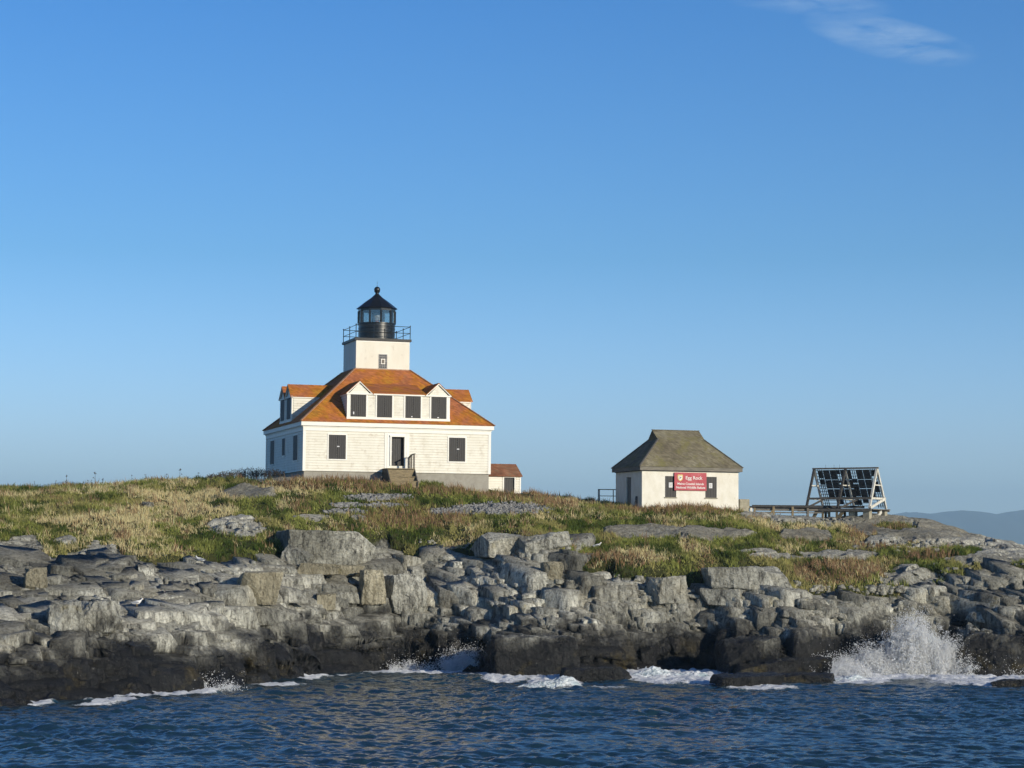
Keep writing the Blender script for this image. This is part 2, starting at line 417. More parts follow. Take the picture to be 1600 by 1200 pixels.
# bare rock (positive) and turf (negative) patches: centre u, v, half width, half height
OUT = [(372, 822, 46, 15, 1), (388, 774, 44, 8, 1), (30, 862, 42, 24, 1), (150, 868, 50, 20, 1), (488, 808, 34, 5, 1), (430, 747, 66, 7, 1), (1005, 832, 62, 11, 1), (1100, 836, 70, 9, 1),
       (1262, 838, 42, 8, 1), (1450, 826, 110, 22, 1), (1380, 848, 34, 9, 1), (1310, 868, 62, 8, 1), (1215, 872, 40, 7, 1), (1180, 862, 36, 5, 1), (1540, 860, 110, 26, 1), (1285, 813, 90, 7, 1), (1190, 806, 40, 4, 1),
       (1420, 900, 60, 12, 1), (100, 845, 20, 6, 1), (340, 792, 14, 4, 1), (560, 812, 12, 4, 1), (230, 790, 10, 3, 1),
       (1500, 862, 34, 7, -1), (1440, 868, 40, 12, -1), (1400, 825, 30, 5, -1), (1310, 897, 80, 15, -1), (700, 852, 60, 9, -1)]
def rock_mask(x, y, hb):
    U, V = uv(x, y, hb)
    nz_ = (fbm(x * .55, y * .55, 91, 4) - .5)
    d2 = D2_of(x, y)
    m = sstep(.35, -.35, (y - d2) + nz_ * 4.0)
    rightz = sstep(1450, 1500, U + nz_ * 60) * sstep(860, 850, V)
    m = np.maximum(m, rightz)
    wob = nz_ * 1.5 + (fbm(x * 2.1, y * 2.1, 55, 3) - .5) * .7
    for (cu, cv, ru, rv, sg) in OUT:
        q = ((U - cu) / ru) ** 2 + ((V - cv) / rv) ** 2
        e = sstep(1.25, .75, q + wob)
        m = np.maximum(m, e) if sg > 0 else m * (1 - e)
    return m
def smooth_mask(x, y, hb):          # ice-smoothed bedrock domes
    U, V = uv(x, y, hb)
    s = np.zeros_like(x)
    for (cu, cv, ru, rv) in [(1450, 822, 120, 20), (430, 747, 80, 9), (1010, 832, 80, 14), (388, 774, 60, 10), (1100, 836, 90, 12), (1262, 838, 50, 10)]:
        s = np.maximum(s, sstep(1.6, .7, ((U - cu) / ru) ** 2 + ((V - cv) / rv) ** 2))
    return s

def terrain(x, y):
    hb0 = base_h(x, y, False)
    hb = base_h(x, y, True)
    rm = rock_mask(x, y, hb); sm = smooth_mask(x, y, hb)
    inside = sstep(-6, 0, y - D0_of(x, y))
    cliff = np.clip(1 - (y - D0_of(x, y)) / 9, 0, 1)
    a = radians(33)
    x_, y_ = x, y
    x = x + (fbm(x * 1.1, y * 1.1, 401, 3, .5) - .5) * .34; y = y + (fbm(x_ * 1.1 + 9, y * 1.1, 405, 3, .5) - .5) * .34
    l0, r0, e0 = layer(x, y, 6.0, 2.9, a, 11, .85, .14, .30, (-.04, .12), .34, .75, .26)
    l1, r1, e1 = layer(x, y, 2.4, 1.35, a + .12, 23, .75, .36, .16, (-.05, .14), .46, .55, .09)
    l2, r2, e2 = layer(x, y, .95, .60, a - .10, 37, .34, .36, .06, (0, 0), 0, .16, .04)
    l3, r3, e3 = layer(x, y, .30, .24, a + .2, 51, .11, .5, .05, (0, 0), 0, .03, .02)
    x, y = x_, y_
    l1 = l1 - 1.0 * sstep(.16, .12, r1) * sstep(.02, .12, e1)          # fallen-out blocks leave dark hollows
    l0 = l0 - .7 * sstep(.14, .10, r0) * sstep(.02, .2, e0)
    zone = fbm(x * .22 + 3, y * .3, 77, 3)
    rough = sstep(.36, .60, zone)                       # broken ground against massive ledges
    rr = l0 + l1 * (.85 + .25 * rough) + l2 * (.20 + .8 * rough) + l3 * (.10 + .6 * rough) + (fbm(x * 4, y * 4, 5, 4) - .5) * .07 + (fbm(x * 14, y * 14, 8, 2) - .5) * .02
    beyond = sstep(-1.0, 2.5, y - D2_of(x, y))          # in the turf the outcrops are lower
    amp = (1 - .72 * beyond) * (1 - .9 * sm * beyond)
    rock = rr * amp + beyond * rm * .14 + sm * rm * (fbm(x * .5, y * .8, 66, 3) - .35) * .7
    turf = (fbm(x * .35, y * .35, 31, 4) - .5) * .65 + (fbm(x * 1.3, y * 1.3, 33, 3) - .5) * .38
    h = hb + inside * (rm * rock + (1 - rm) * turf)
    # bedding: treads and risers
    st_ = .62 + .25 * (vnoise(x * .12, y * .12, 611) - .5)
    q_ = h / st_ + (fbm(x * .16, y * .22, 601, 3) - .5) * 3.2 + .12 * x * .3
    fl_ = np.floor(q_); fr_ = q_ - fl_
    g_ = sstep(.70, .96, fr_) * .62 + fr_ * .38
    wt_ = rm * (1 - .85 * beyond) * sstep(-1, 2, y - D0_of(x, y)) * sstep(.30, .50, fbm(x * .3 + 9, y * .3, 621, 3)) * .85
    h = h * (1 - wt_) + ((fl_ + g_) * st_ - (q_ * st_ - h)) * wt_
    h = h - .75 * rm * (1 - beyond) * sstep(0, 1.5, y - D0_of(x, y)) * (1 - sm)
    # level pads under the buildings
    for (cx, cy, rx, z) in [(-8.6, 134.5, 9.0, 10.15), (11.2, 132.2, 4.4, 8.95)]:
        q = np.hypot(x - cx, y - cy) / rx
        h = h * (1 - sstep(1.25, .85, q)) + np.minimum(h, z) * sstep(1.25, .85, q)
    tone = r0 * .3 + r1 * .4 + r2 * .3
    return h, rm, tone, sm * rm

def axis(fine0, fine1, step, lo, hi, g=1.12):
    a = list(np.arange(fine0, fine1 + 1e-6, step))
    s = step; p = a[-1]
    while p < hi: s *= g; p += s; a.append(p)
    s = step; p = a[0]; b = []
    while p > lo: s *= g; p -= s; b.append(p)
    return np.array(b[::-1] + a)
def grid_faces(nx, ny):
    i = np.arange(nx - 1); j = np.arange(ny - 1)
    I, J = np.meshgrid(i, j); q = (J * nx + I).ravel()
    return np.stack([q, q + 1, q + nx + 1, q + nx], 1)
def attr(me, name, arr, typ='FLOAT'):
    a = me.attributes.new(name, typ, 'POINT'); a.data.foreach_set('value' if typ == 'FLOAT' else 'color', arr.astype(np.float32).ravel())

gx = axis(-30.5, 31.0, .055, -75, 75, 1.15)
ya = np.arange(81.5, 118.5, .07)
yb = np.arange(118.5, 140, .14)
yc = [140.0]; s_ = .14
while yc[-1] < 230: s_ *= 1.2; yc.append(yc[-1] + s_)
yl = [81.5]; s_ = .05
while yl[-1] > 55: s_ *= 1.25; yl.append(yl[-1] - s_)
gy = np.concatenate([np.array(yl[::-1][:-1]), ya, yb, np.array(yc)])
GX, GY = np.meshgrid(gx, gy)
GH = np.zeros_like(GX); GM = np.zeros_like(GX); GT = np.zeros_like(GX); GS = np.zeros_like(GX)
for i in range(0, len(gy), 120):
    GH[i:i + 120], GM[i:i + 120], GT[i:i + 120], GS[i:i + 120] = terrain(GX[i:i + 120], GY[i:i + 120])
# the drawn mesh: rows gather where the ground is steep
cx_ = np.arange(-31, 31.6, .25); cy_ = np.arange(81.5, 118.5, .05)
CXg, CYg = np.meshgrid(cx_, cy_); ch_ = terrain(CXg, CYg)[0]
den = np.abs(np.gradient(ch_, axis=0)) / .05
kx_ = np.exp(-(np.arange(-6, 7) / 3.) ** 2); kx_ /= kx_.sum()
den = np.apply_along_axis(lambda r: np.convolve(np.pad(r, 6, 'edge'), kx_, 'valid'), 1, den)
den = np.apply_along_axis(lambda r: np.convolve(np.pad(r, 2, 'edge'), np.ones(5) / 5, 'valid'), 0, den)
vis = 1.0 - .75 * sstep(0, -3, CYg - D0_of(CXg, CYg)); den = (1 + 1.6 * np.clip(den, 0, 4)) * vis
cum = np.cumsum(den, axis=0); cum = (cum - cum[:1]) / (cum[-1:] - cum[:1])
NR = 1180; tt_ = np.linspace(0, 1, NR)
ym = np.stack([np.interp(tt_, cum[:, i], cy_) for i in range(len(cx_))], 1)
fi = np.clip((gx - cx_[0]) / .25, 0, len(cx_) - 1.001); i0 = fi.astype(int); fw = fi - i0
Ymid = ym[:, i0] * (1 - fw) + ym[:, i0 + 1] * fw
Ylow = np.repeat(np.array(yl[::-1][:-1])[:, None], len(gx), 1); Yhi = np.repeat(np.concatenate([yb[1:], np.array(yc)])[:, None], len(gx), 1)
RECT = (GX, GY, GH, GM, gx, gy)
GY = np.concatenate([Ylow, Ymid, Yhi], 0); GX = np.repeat(gx[None], len(GY), 0)
GH, GM, GT, GS = [np.zeros_like(GX) for _ in range(4)]
for i in range(0, len(GY), 120):
    GH[i:i + 120], GM[i:i + 120], GT[i:i + 120], GS[i:i + 120] = terrain(GX[i:i + 120], GY[i:i + 120])
# horizontal relief on the steep faces: strata and upright joints
gyy = np.gradient(GH, axis=0) / np.maximum(np.gradient(GY, axis=0), 1e-3); gxx = np.gradient(GH, axis=1) / np.gradient(gx)[None]
stp = np.clip((np.abs(gyy) - .8) / 2.5, 0, 1) * GM * sstep(0, .4, GH + .3)
spx = np.clip((np.abs(gxx) - .8) / 2.5, 0, 1) * GM
ny_ = (vnoise(GX * .9, GH * 3.6 + GX * .4, 501) - .5) * .26 + (np.floor(vnoise(GX * 2.6 + GH * .5, GH * .8, 505) * 4) / 4 - .4) * .20 + (vnoise(GX * 7, GH * 5, 509) - .5) * .05
nx_ = (vnoise(GY * 1.1, GH * 3.6, 511) - .5) * .2 + (vnoise(GY * 3, GH * 2, 515) - .5) * .12
# undercut bedding planes: thin recesses that run along a face for a metre or two
p_ = GH / .48 + fbm(GX * .25, GY * .1, 531, 3) * 5; band = np.floor(p_); fb_ = p_ - band
on_ = sstep(.45, .55, vnoise(GX * .55 + band * 7.3, band * 3.1, 537))
slot = on_ * sstep(0, .06, fb_) * sstep(.34, .26, fb_)
p2_ = GH / .21 + fbm(GX * .5, GY * .2, 541, 3) * 6; b2_ = np.floor(p2_); on2 = sstep(.52, .6, vnoise(GX * 1.3 + b2_ * 5.3, b2_ * 2.1, 547)); slot2 = on2 * sstep(0, .1, p2_ - b2_) * sstep(.4, .3, p2_ - b2_)
vj = fbm(GX * 1.9 + GH * .25, GY * .3, 551, 2); vslot = sstep(.035, .0, np.abs(vj - .5)) * sstep(.4, .6, fbm(GX * .4, GH * .5, 553, 2))
face = np.clip((np.abs(gyy) - 1.0) / 2.0, 0, 1) * GM * sstep(0, .4, GH + .3) * sstep(4, 1, GY - D2_of(GX, GY))
ny_ = ny_ * stp + face * (.30 * slot + .08 * slot2)
lit_top = GM * sstep(.9, .35, np.hypot(gxx, gyy)) * (1 - GS)
PX, PY = GX + nx_ * spx, GY + ny_
V_ = np.stack([PX.ravel(), PY.ravel(), GH.ravel()], 1)
me = newmesh('island_ground', V_, grid_faces(GX.shape[1], GX.shape[0]))

attr(me, 'rock', GM); attr(me, 'tone', GT); attr(me, 'smoothrock', GS)
ground = tag(link('ground', me), kind='structure')
GX, GY, GH, GM, gx, gy = RECT

def hz(x, y):
    x = np.atleast_1d(np.asarray(x, float)); y = np.atleast_1d(np.asarray(y, float))
    i = np.clip(np.searchsorted(gx, x) - 1, 0, len(gx) - 2); j = np.clip(np.searchsorted(gy, y) - 1, 0, len(gy) - 2)
    fx = (x - gx[i]) / (gx[i + 1] - gx[i]); fy = (y - gy[j]) / (gy[j + 1] - gy[j])
    def b(G): return (G[j, i] * (1 - fx) + G[j, i + 1] * fx) * (1 - fy) + (G[j + 1, i] * (1 - fx) + G[j + 1, i + 1] * fx) * fy
    return b(GH), b(GM)
def see(u, v, ylo=80, yhi=150):          # first ground point met by the line of sight
    ys = np.arange(ylo, yhi, .05)
    x, _, z = at(u, v, 1.0)
    xs = x * ys; zs = (z - CAMZ) * ys + CAMZ
    h, _ = hz(xs, ys)
    k = np.argmax(np.maximum(h, 0) >= zs)
    return xs[k], ys[k], max(h[k], 0)

def rock_material(name, terrain_attr=True, wet=True, buff=False):
    k = NT(name)
    geo = k.n('ShaderNodeNewGeometry'); pos = geo.outputs['Position']
    def mp_(scale, rot=(0, 0, 0)):
        m = k.n('ShaderNodeMapping'); m.inputs['Scale'].default_value = scale; m.inputs['Rotation'].default_value = rot; k.l(pos, m.inputs[0]); return m.outputs[0]
    p1 = mp_((1, 1, 1)); pv = mp_((2.8, 2.8, .75), (0, .22, .3)); ph = mp_((.8, .8, 3.0), (.08, -.12, 0))
    big = k.noise(p1, .33, 4, .6)
    mid = k.noise(pv, 1.25, 8, .68, .4)
    fine = k.noise(p1, 8, 8, .72)
    c = k.ramp(mid, [(.32, (.055, .054, .050)), (.42, (.29, .285, .25)), (.52, (.50, .495, .43)), (.68, (.66, .65, .57))])
    tan_ = k.ramp(big, [(.54, 0.0), (.72, .6)])
    c = k.mix(tan_, c, k.ramp(mid, [(.3, (.32, .29, .21)), (.7, (.68, .62, .46))]))
    if buff: c = k.mix(.75, c, k.ramp(mid, [(.3, (.34, .30, .20)), (.7, (.66, .59, .41))]))
    c = k.mix(.75, c, k.ramp(fine, [(.34, .42), (.52, 1.2)]), 'MULTIPLY')
    ye = k.noise(p1, .9, 5, .6)
    c = k.mix(k.ramp(ye, [(.64, 0.0), (.75, .55)]), c, (.40, .33, .13))
    if terrain_attr:
        at_ = k.n('ShaderNodeAttribute'); at_.attribute_name = 'tone'
        c = k.mix(.95, c, k.ramp(at_.outputs['Fac'], [(.1, .55), (.9, 1.35)]), 'MULTIPLY')
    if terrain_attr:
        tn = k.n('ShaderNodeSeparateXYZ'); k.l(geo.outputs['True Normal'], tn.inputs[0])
        c = k.mix(k.ramp(tn.outputs[2], [(.55, 0.0), (.85, .35)]), c, k.ramp(fine, [(.35, (.36, .335, .27)), (.6, (.66, .62, .50))]))  # upward faces coloured paler and tan, painting in sunlit treads
    sp = k.n('ShaderNodeSeparateXYZ'); k.l(pos, sp.inputs[0])
    wn = k.noise(p1, .45, 6, .6)
    lowz = k.ramp(k.math('DIVIDE', sp.outputs[2], 1.6), [(.1, 0.0), (1.0, 1.0)])
    zz = k.math('ADD', sp.outputs[2], k.math('MULTIPLY', lowz, k.math('MULTIPLY', k.math('SUBTRACT', wn, .5), -6.5)))
    big2 = k.noise(p1, .16, 5, .65)
    c = k.mix(1.0, c, k.ramp(big2, [(.38, (.50, .50, .49)), (.58, (1.0, 1.0, 1.0))]), 'MULTIPLY')
    wetf = k.ramp(k.math('DIVIDE', zz, 4.0), [(.34, 1.0), (.50, .75), (.66, 0.0)])
    wetcol = k.ramp(mid, [(.3, (.004, .004, .005)), (.6, (.012, .012, .012)), (.8, (.04, .038, .034))])
    alg = k.noise(p1, .6, 5, .6)
    wetcol = k.mix(k.math('MULTIPLY', k.ramp(alg, [(.56, 0.0), (.68, .8)]), k.ramp(k.math('DIVIDE', sp.outputs[2], 3.0), [(.2, 1.0), (.6, 0.0)])), wetcol, (.10, .075, .02))
    barn = k.noise(p1, 5.0, 4, .7)
    wetcol = k.mix(k.math('MULTIPLY', k.ramp(barn, [(.66, 0.0), (.72, .6)]), k.ramp(k.math('DIVIDE', sp.outputs[2], 3.0), [(.1, 0.0), (.2, 1.0), (.6, 1.0), (.8, 0.0)])), wetcol, (.33, .32, .28))
    c = k.mix(k.math('MULTIPLY', wetf, .97), c, wetcol)
    r = k.mix(wetf, .9, .24)
    if terrain_attr:
        am = k.n('ShaderNodeAttribute'); am.attribute_name = 'rock'
        sm_ = k.n('ShaderNodeAttribute'); sm_.attribute_name = 'smoothrock'
        c = k.mix(k.math('MULTIPLY', sm_.outputs['Fac'], .6), c, k.ramp(mid, [(.3, (.20, .18, .13)), (.7, (.38, .345, .255))]))
        soil = k.ramp(k.noise(p1, 3, 6, .65), [(.3, (.028, .030, .012)), (.5, (.055, .062, .02)), (.7, (.11, .095, .04))])
        c = k.mix(k.ramp(am.outputs['Fac'], [(.35, 0.0), (.6, 1.0)]), soil, c)
    k.color(c); k.rough(r)
    sl_ = k.mix(wetf, .2, .38); k.l(sl_, k.b.inputs['Specular IOR Level'])
    vo = k.n('ShaderNodeTexVoronoi'); vo.feature = 'DISTANCE_TO_EDGE'; vo.inputs['Scale'].default_value = 1.5; k.l(pv, vo.inputs[0])
    pass
    crk = k.ramp(vo.outputs['Distance'], [(0.0, 0.0), (.03, 1.0)])
    c2_ = k.mix(1.0, c, k.ramp(vo.outputs['Distance'], [(0.0, .5), (.03, 1.0)]), 'MULTIPLY'); c2_ = k.mix(k.ramp(k.noise(p1, .7, 4, .6), [(.48, 0.0), (.62, 1.0)]), c, c2_); k.color(c2_)
    n1 = k.bump(crk, .08, .9)
    n2 = k.bump(mid, .10, .9, n1)
    n3 = k.bump(k.noise(ph, 3.2, 7, .7), .10, .7, n2)
    n4 = k.bump(fine, .13, 1.0, n3)
    k.normal(n4)
    return k.m
M['gravel'] = simple('gravel_stone', (.30, .30, .29), (.13, .13, .13), 5, .9)
M['tanrock'] = None
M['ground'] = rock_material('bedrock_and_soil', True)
M['rock'] = rock_material('boulder_stone', False)
M['tanrock'] = rock_material('buff_stone', False, buff=True)
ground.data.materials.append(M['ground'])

# ledge blocks: the jointed bedrock breaks into upright-sided, flat-topped prisms
rb = np.random.default_rng(77)
lx = np.arange(-34, 34.1, .25); lys = np.arange(80, 132, .15)
LH = base_h(np.repeat(lx[None], len(lys), 0), np.repeat(lys[:, None], len(lx), 1), True)
LH = np.maximum.accumulate(LH, axis=0)
LD2 = D2_of(lx, 112 + 0 * lx); LZ2 = np.array([np.interp(LD2[i], lys, LH[:, i]) for i in range(len(lx))])
bv, bf, bt = [], [], []; nb_ = 0
def ledge_block(x, z, hw, hd, th, out_, rz, seg, lev, pitch, roll, embed):
    global nb_
    i = int(np.clip((x + 34) / .25, 0, len(lx) - 1)); yc = np.interp(z, LH[:, i], lys)
    zmax = np.interp(yc + 2.0 * hd + .3 - out_, lys, LH[:, i]) + rb.uniform(-.15, .22)
    if z + th / 2 > zmax: z = zmax - th / 2
    cr = np.array([(-1, -1), (1, -1), (1, 1), (-1, 1)]) * rb.uniform(.70, 1.08, (4, 2))
    if rb.uniform() < .35: q_ = rb.integers(0, 2); cr = np.insert(cr, q_ + 1, (cr[q_] * .3 + cr[q_ + 1] * .7) * (1.15, rb.uniform(.9, 1.5)), 0)
    nc = len(cr); per = max(1, seg // 4); cr2 = np.roll(cr, -1, 0)
    fp = np.concatenate([cr[q] + (cr2[q] - cr[q]) * (np.arange(per) / per)[:, None] for q in range(nc)]); seg = len(fp)
    fx, fy = fp[:, 0] * hw, fp[:, 1] * hd
    taper = rb.uniform(.0, .16); shx, shy = rb.normal(0, .10), rb.uniform(-.05, .22)
    zs = np.linspace(0, 1, lev); V = []
    for j, t in enumerate(zs):
        sc = 1 - taper * t - (.03 if j == lev - 1 else 0)
        jx = rb.normal(0, .010, seg) * (1 + hw); jy = rb.normal(0, .013, seg) * (1 + hd)
        zz = -th / 2 - embed * (1 - t) * (j == 0) + th * t + (rb.normal(0, .03, seg) * th if 0 < j < lev - 1 else rb.normal(0, .035, seg) * th)
        V.append(np.stack([fx * sc + jx + shx * t * th, fy * sc + jy + shy * t * th, zz], 1))
    V.append(np.array([[V[-1][:, 0].mean(), V[-1][:, 1].mean(), V[-1][:, 2].mean() + .02 * th]])); V.append(np.array([[V[0][:, 0].mean(), V[0][:, 1].mean(), V[0][:, 2].min()]]))
    V = np.concatenate(V)
    V[:, 2] += V[:, 0] * roll + V[:, 1] * pitch
    c, s = cos(rz), sin(rz); X_, Y_ = V[:, 0] * c - V[:, 1] * s, V[:, 0] * s + V[:, 1] * c
    V = np.stack([X_ + x, Y_ + yc + hd * .95 - out_, V[:, 2] + z], 1)
    F_ = []
    for j in range(lev - 1):
        for q in range(seg):
            a, b = j * seg + q, j * seg + (q + 1) % seg; F_.append((a + nb_, b + nb_, b + seg + nb_)); F_.append((a + nb_, b + seg + nb_, a + seg + nb_))
    t0_ = (lev - 1) * seg; ct = lev * seg
    for q in range(seg):
        F_.append((t0_ + q + nb_, t0_ + (q + 1) % seg + nb_, ct + nb_)); F_.append(((q + 1) % seg + nb_, q + nb_, ct + 1 + nb_))
    bv.append(V); bf.extend(F_); bt.append(np.full(len(V), rb.uniform(0, 1))); nb_ += len(V)
def course(x, z, thick):           # snap to gently dipping beds
    o = .9 * (fbm(np.array([x * .06]), np.array([.5]), 801, 2)[0] - .5) * 3 + .03 * x
    return np.floor((z - o) / thick) * thick + o
JA = radians(34)
for (n_, hw0, hw1, th0, th1, jit, seg, lev) in ((380, .9, 2.6, .55, 1.25, 1.05, 16, 5), (1500, .42, 1.5, .28, .75, .85, 12, 4), (6000, .12, .66, .08, .30, .80, 8, 3)):
    for _ in range(n_):
        x = rb.uniform(-31.5, 32); i = int(np.clip((x + 34) / .25, 0, len(lx) - 1)); zt_ = LZ2[i]
        z = -.35 + (zt_ + .15) * rb.uniform(0, 1) ** .9
        if hw0 < .2 and fbm(np.array([x * .4]), np.array([z * .9]), 811, 2)[0] < .47: continue
        hw = rb.uniform(hw0, hw1) * rb.uniform(.7, 1); th = rb.uniform(th0, th1)
        if rb.uniform() < .14: hw *= .5; th *= 1.35
        if rb.uniform() < .85: z = course(x, z, {16: .96, 12: .48, 8: .24}[seg]) - th / 2
        hd = hw * rb.uniform(.7, 1.3) + .25
        rz = JA + rb.normal(0, .20) if rb.uniform() < .72 else rb.uniform(-.5, 1.1)
        ledge_block(x, z, hw, hd, th, rb.uniform(-.35, jit if z > 1.3 else .12), rz, seg, lev, rb.normal(.20, .09), rb.normal(0, .06), .5 if rb.uniform() < .5 else .02)
me = newmesh('bedrock_ledges', np.concatenate(bv), np.array(bf, dtype=np.int32))
nv_ = len(me.vertices); attr(me, 'rock', np.ones(nv_)); attr(me, 'tone', np.concatenate(bt)); attr(me, 'smoothrock', np.zeros(nv_))
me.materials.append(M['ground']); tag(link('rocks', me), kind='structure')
from mathutils.bvhtree import BVHTree
LB = BVHTree.FromPolygons([tuple(v) for v in np.concatenate(bv)], bf)
see_soil = see
def see(u, v, ylo=80, yhi=150):
    a = see_soil(u, v, ylo, yhi)
    d = (Vector(at(u, v, 100.)) - Vector((0, 0, CAMZ))).normalized()
    hit = LB.ray_cast(Vector((0, 0, CAMZ)), d)
    if hit[0] is not None and ylo < hit[0].y < a[1]: return hit[0].x, hit[0].y, max(hit[0].z, 0)
    return a

# ------------------------------------------------------------------ the sea
def ocean_tile(n=512, Lt=48.0, seed=4, wind=(.25, 1.0), V0=2.1, amp=.1, cut=.12):
    rng = np.random.default_rng(seed)
    kx = 2 * pi * np.fft.fftfreq(n, Lt / n); KX, KY = np.meshgrid(kx, kx); K = np.hypot(KX, KY); K[0, 0] = 1e-6
    w = np.array(wind) / np.hypot(*wind); Lw = V0 ** 2 / 9.81
    P = np.exp(-1 / (K * Lw) ** 2) / K ** 3.4 * (.12 + np.abs((KX * w[0] + KY * w[1]) / K) ** 2) * np.exp(-(K * cut / 2) ** 2)
    P[0, 0] = 0
    Hh = (rng.normal(size=(n, n)) + 1j * rng.normal(size=(n, n))) * np.sqrt(P)
    h = np.fft.ifft2(Hh).real; sc = 1 / h.std(); h *= sc
    dx = np.fft.ifft2(-1j * KX / K * Hh).real * sc; dy = np.fft.ifft2(-1j * KY / K * Hh).real * sc
    return h, dx, dy
def samp(Tt, Lt, x, y):
    n = Tt.shape[0]; X = (x / Lt * n) % n; Y = (y / Lt * n) % n
    i = X.astype(int) % n; j = Y.astype(int) % n; fx = X - np.floor(X); fy = Y - np.floor(Y); i2 = (i + 1) % n; j2 = (j + 1) % n
    return (Tt[j, i] * (1 - fx) + Tt[j, i2] * fx) * (1 - fy) + (Tt[j2, i] * (1 - fx) + Tt[j2, i2] * fx) * fy
OT = ocean_tile()
# foam patches: u, v, half width, half height, strength
FOAM = [(960, 1056, 200, 8, .85), (1500, 1052, 140, 9, 1.1), (1180, 1056, 90, 8, .9), (1340, 1058, 60, 12, 1.1), (730, 1036, 44, 14, 1.2), (800, 1054, 60, 10, .8), (868, 1064, 42, 9, 1.3), (1040, 1052, 62, 17, 1.2), (1120, 1064, 70, 8, .9), (1000, 1046, 60, 10, 1.0), (1320, 1048, 40, 22, 1.2),
        (1420, 1048, 110, 14, 1.25), (1560, 1055, 90, 10, 1.15), (1500, 1062, 70, 8, .7), (1190, 1074, 60, 3, .9), (640, 1050, 90, 4, .8), (315, 1078, 26, 6, 1.2), (150, 1092, 40, 3, .7), (900, 1050, 70, 7, 1.1), (1080, 1056, 110, 10, 1.1), (790, 1058, 40, 8, 1.0), (430, 1068, 50, 3, .8),
         (1545, 1068, 30, 5, .9), (1160, 1048, 60, 10, 1.0), (950, 1073, 40, 3, .6)]
wx = axis(-33, 33, .10, -15000, 15000, 1.22)
wy1 = np.arange(56, 122, .09)
wy = np.concatenate([axis(56, 57, .09, -2500, 57, 1.22)[:-12], wy1])
wy = np.unique(np.round(wy, 4)); ex = [wy[-1]]; s_ = .1
while ex[-1] < 20000: s_ *= 1.2; ex.append(ex[-1] + s_)
wy = np.concatenate([wy, np.array(ex[1:])])
WX, WY = np.meshgrid(wx, wy)
fade = sstep(80, 36, np.abs(WX)) * sstep(20, 52, WY) * sstep(170, 124, WY)
th = .5
rx_, ry_ = WX * cos(th) - WY * sin(th), WX * sin(th) + WY * cos(th)
swell = .05 * np.sin(.75 * WY + .12 * WX + 1.5 * fbm(WX * .07, WY * .07, 3, 2) * 4)
A1, A2 = .036, .017
wh = A1 * samp(OT[0], 48, WX, WY) + A2 * samp(OT[0], 15.3, rx_, ry_) + swell
calm = .35 + 1.3 * fbm(WX * .07, WY * .10, 44, 4)
wdx = 1.0 * (A1 * samp(OT[1], 48, WX, WY)); wdy = 1.0 * (A1 * samp(OT[2], 48, WX, WY))
U_, Vv = uv(WX, np.maximum(WY, 5), 0 * WX)
fo = np.zeros_like(WX)
nfo = fbm(WX * 1.0, WY * .5, 15, 4)
for (cu, cv, ru, rv, s) in FOAM:
    q = ((U_ - cu) / ru) ** 2 + ((Vv - cv) / rv) ** 2
    fo = np.maximum(fo, s * np.clip(1.25 - q * .8, 0, 1))
hh_, _ = hz(np.clip(WX, -70, 70), np.clip(WY, 57, 225))
inx = (np.abs(WX) < 60) & (WY > 60) & (WY < 160)
shore = np.where(inx, np.exp(-np.clip(-.75 - hh_, 0, 9) / .45), 0) * sstep(.30, .60, fbm(WX * .5, WY * .3, 70, 3))
fo = np.clip(np.maximum(fo, 1.0 * shore) * inx, 0, 1.4)
turb = sstep(.2, 1.1, fo)
wh = (wh - swell) * calm * fade + swell * fade; wh = wh * (1 - .3 * turb) + turb * ((fbm(WX * 1.9, WY * 1.5, 71, 6, .68) - .42) * .42)
V_ = np.stack([(WX + wdx * fade).ravel(), (WY + wdy * fade).ravel(), wh.ravel()], 1)
me = newmesh('sea', V_, grid_faces(len(wx), len(wy)), smooth=True)
attr(me, 'foam', fo)
k = NT('sea_water')
geo = k.n('ShaderNodeNewGeometry')
mpn = k.n('ShaderNodeMapping'); mpn.inputs['Scale'].default_value = (1, 1.15, 1); k.l(geo.outputs['Position'], mpn.inputs[0])
fa = k.n('ShaderNodeAttribute'); fa.attribute_name = 'foam'
fn = k.noise(mpn.outputs[0], 1.7, 9, .72, 1.2); fn2 = k.noise(mpn.outputs[0], 9, 7, .75)
s1 = k.math('ADD', k.math('MULTIPLY', fn, .75), k.math('MULTIPLY', fn2, .25))
fm = k.math('SUBTRACT', k.math('ADD', k.math('MULTIPLY', fa.outputs['Fac'], .56), s1), .76)
fm = k.ramp(fm, [(0.0, 0.0), (.10, 1.0)])
lim = k.ramp(fa.outputs['Fac'], [(.05, 0.0), (.3, 1.0)])
fm = k.math('MULTIPLY', fm, lim)
aer = k.ramp(fa.outputs['Fac'], [(.25, 0.0), (1.0, .55)])
wc = k.mix(aer, (.014, .043, .064), (.12, .22, .24))
k.color(k.mix(fm, wc, (.82, .84, .85)))
k.rough(k.mix(fm, .10, .85)); k.b.inputs['IOR'].default_value = 1.333
nb = k.bump(k.noise(mpn.outputs[0], 4.5, 5, .6), .012, 1.0); nb = k.bump(k.noise(mpn.outputs[0], 1.6, 4, .6), .022, 1.0, nb); nb = k.bump(k.math('MULTIPLY', fn2, fm), .12, .8, nb)
k.normal(nb)
me.materials.append(k.m)
tag(link('sea', me), kind='structure')

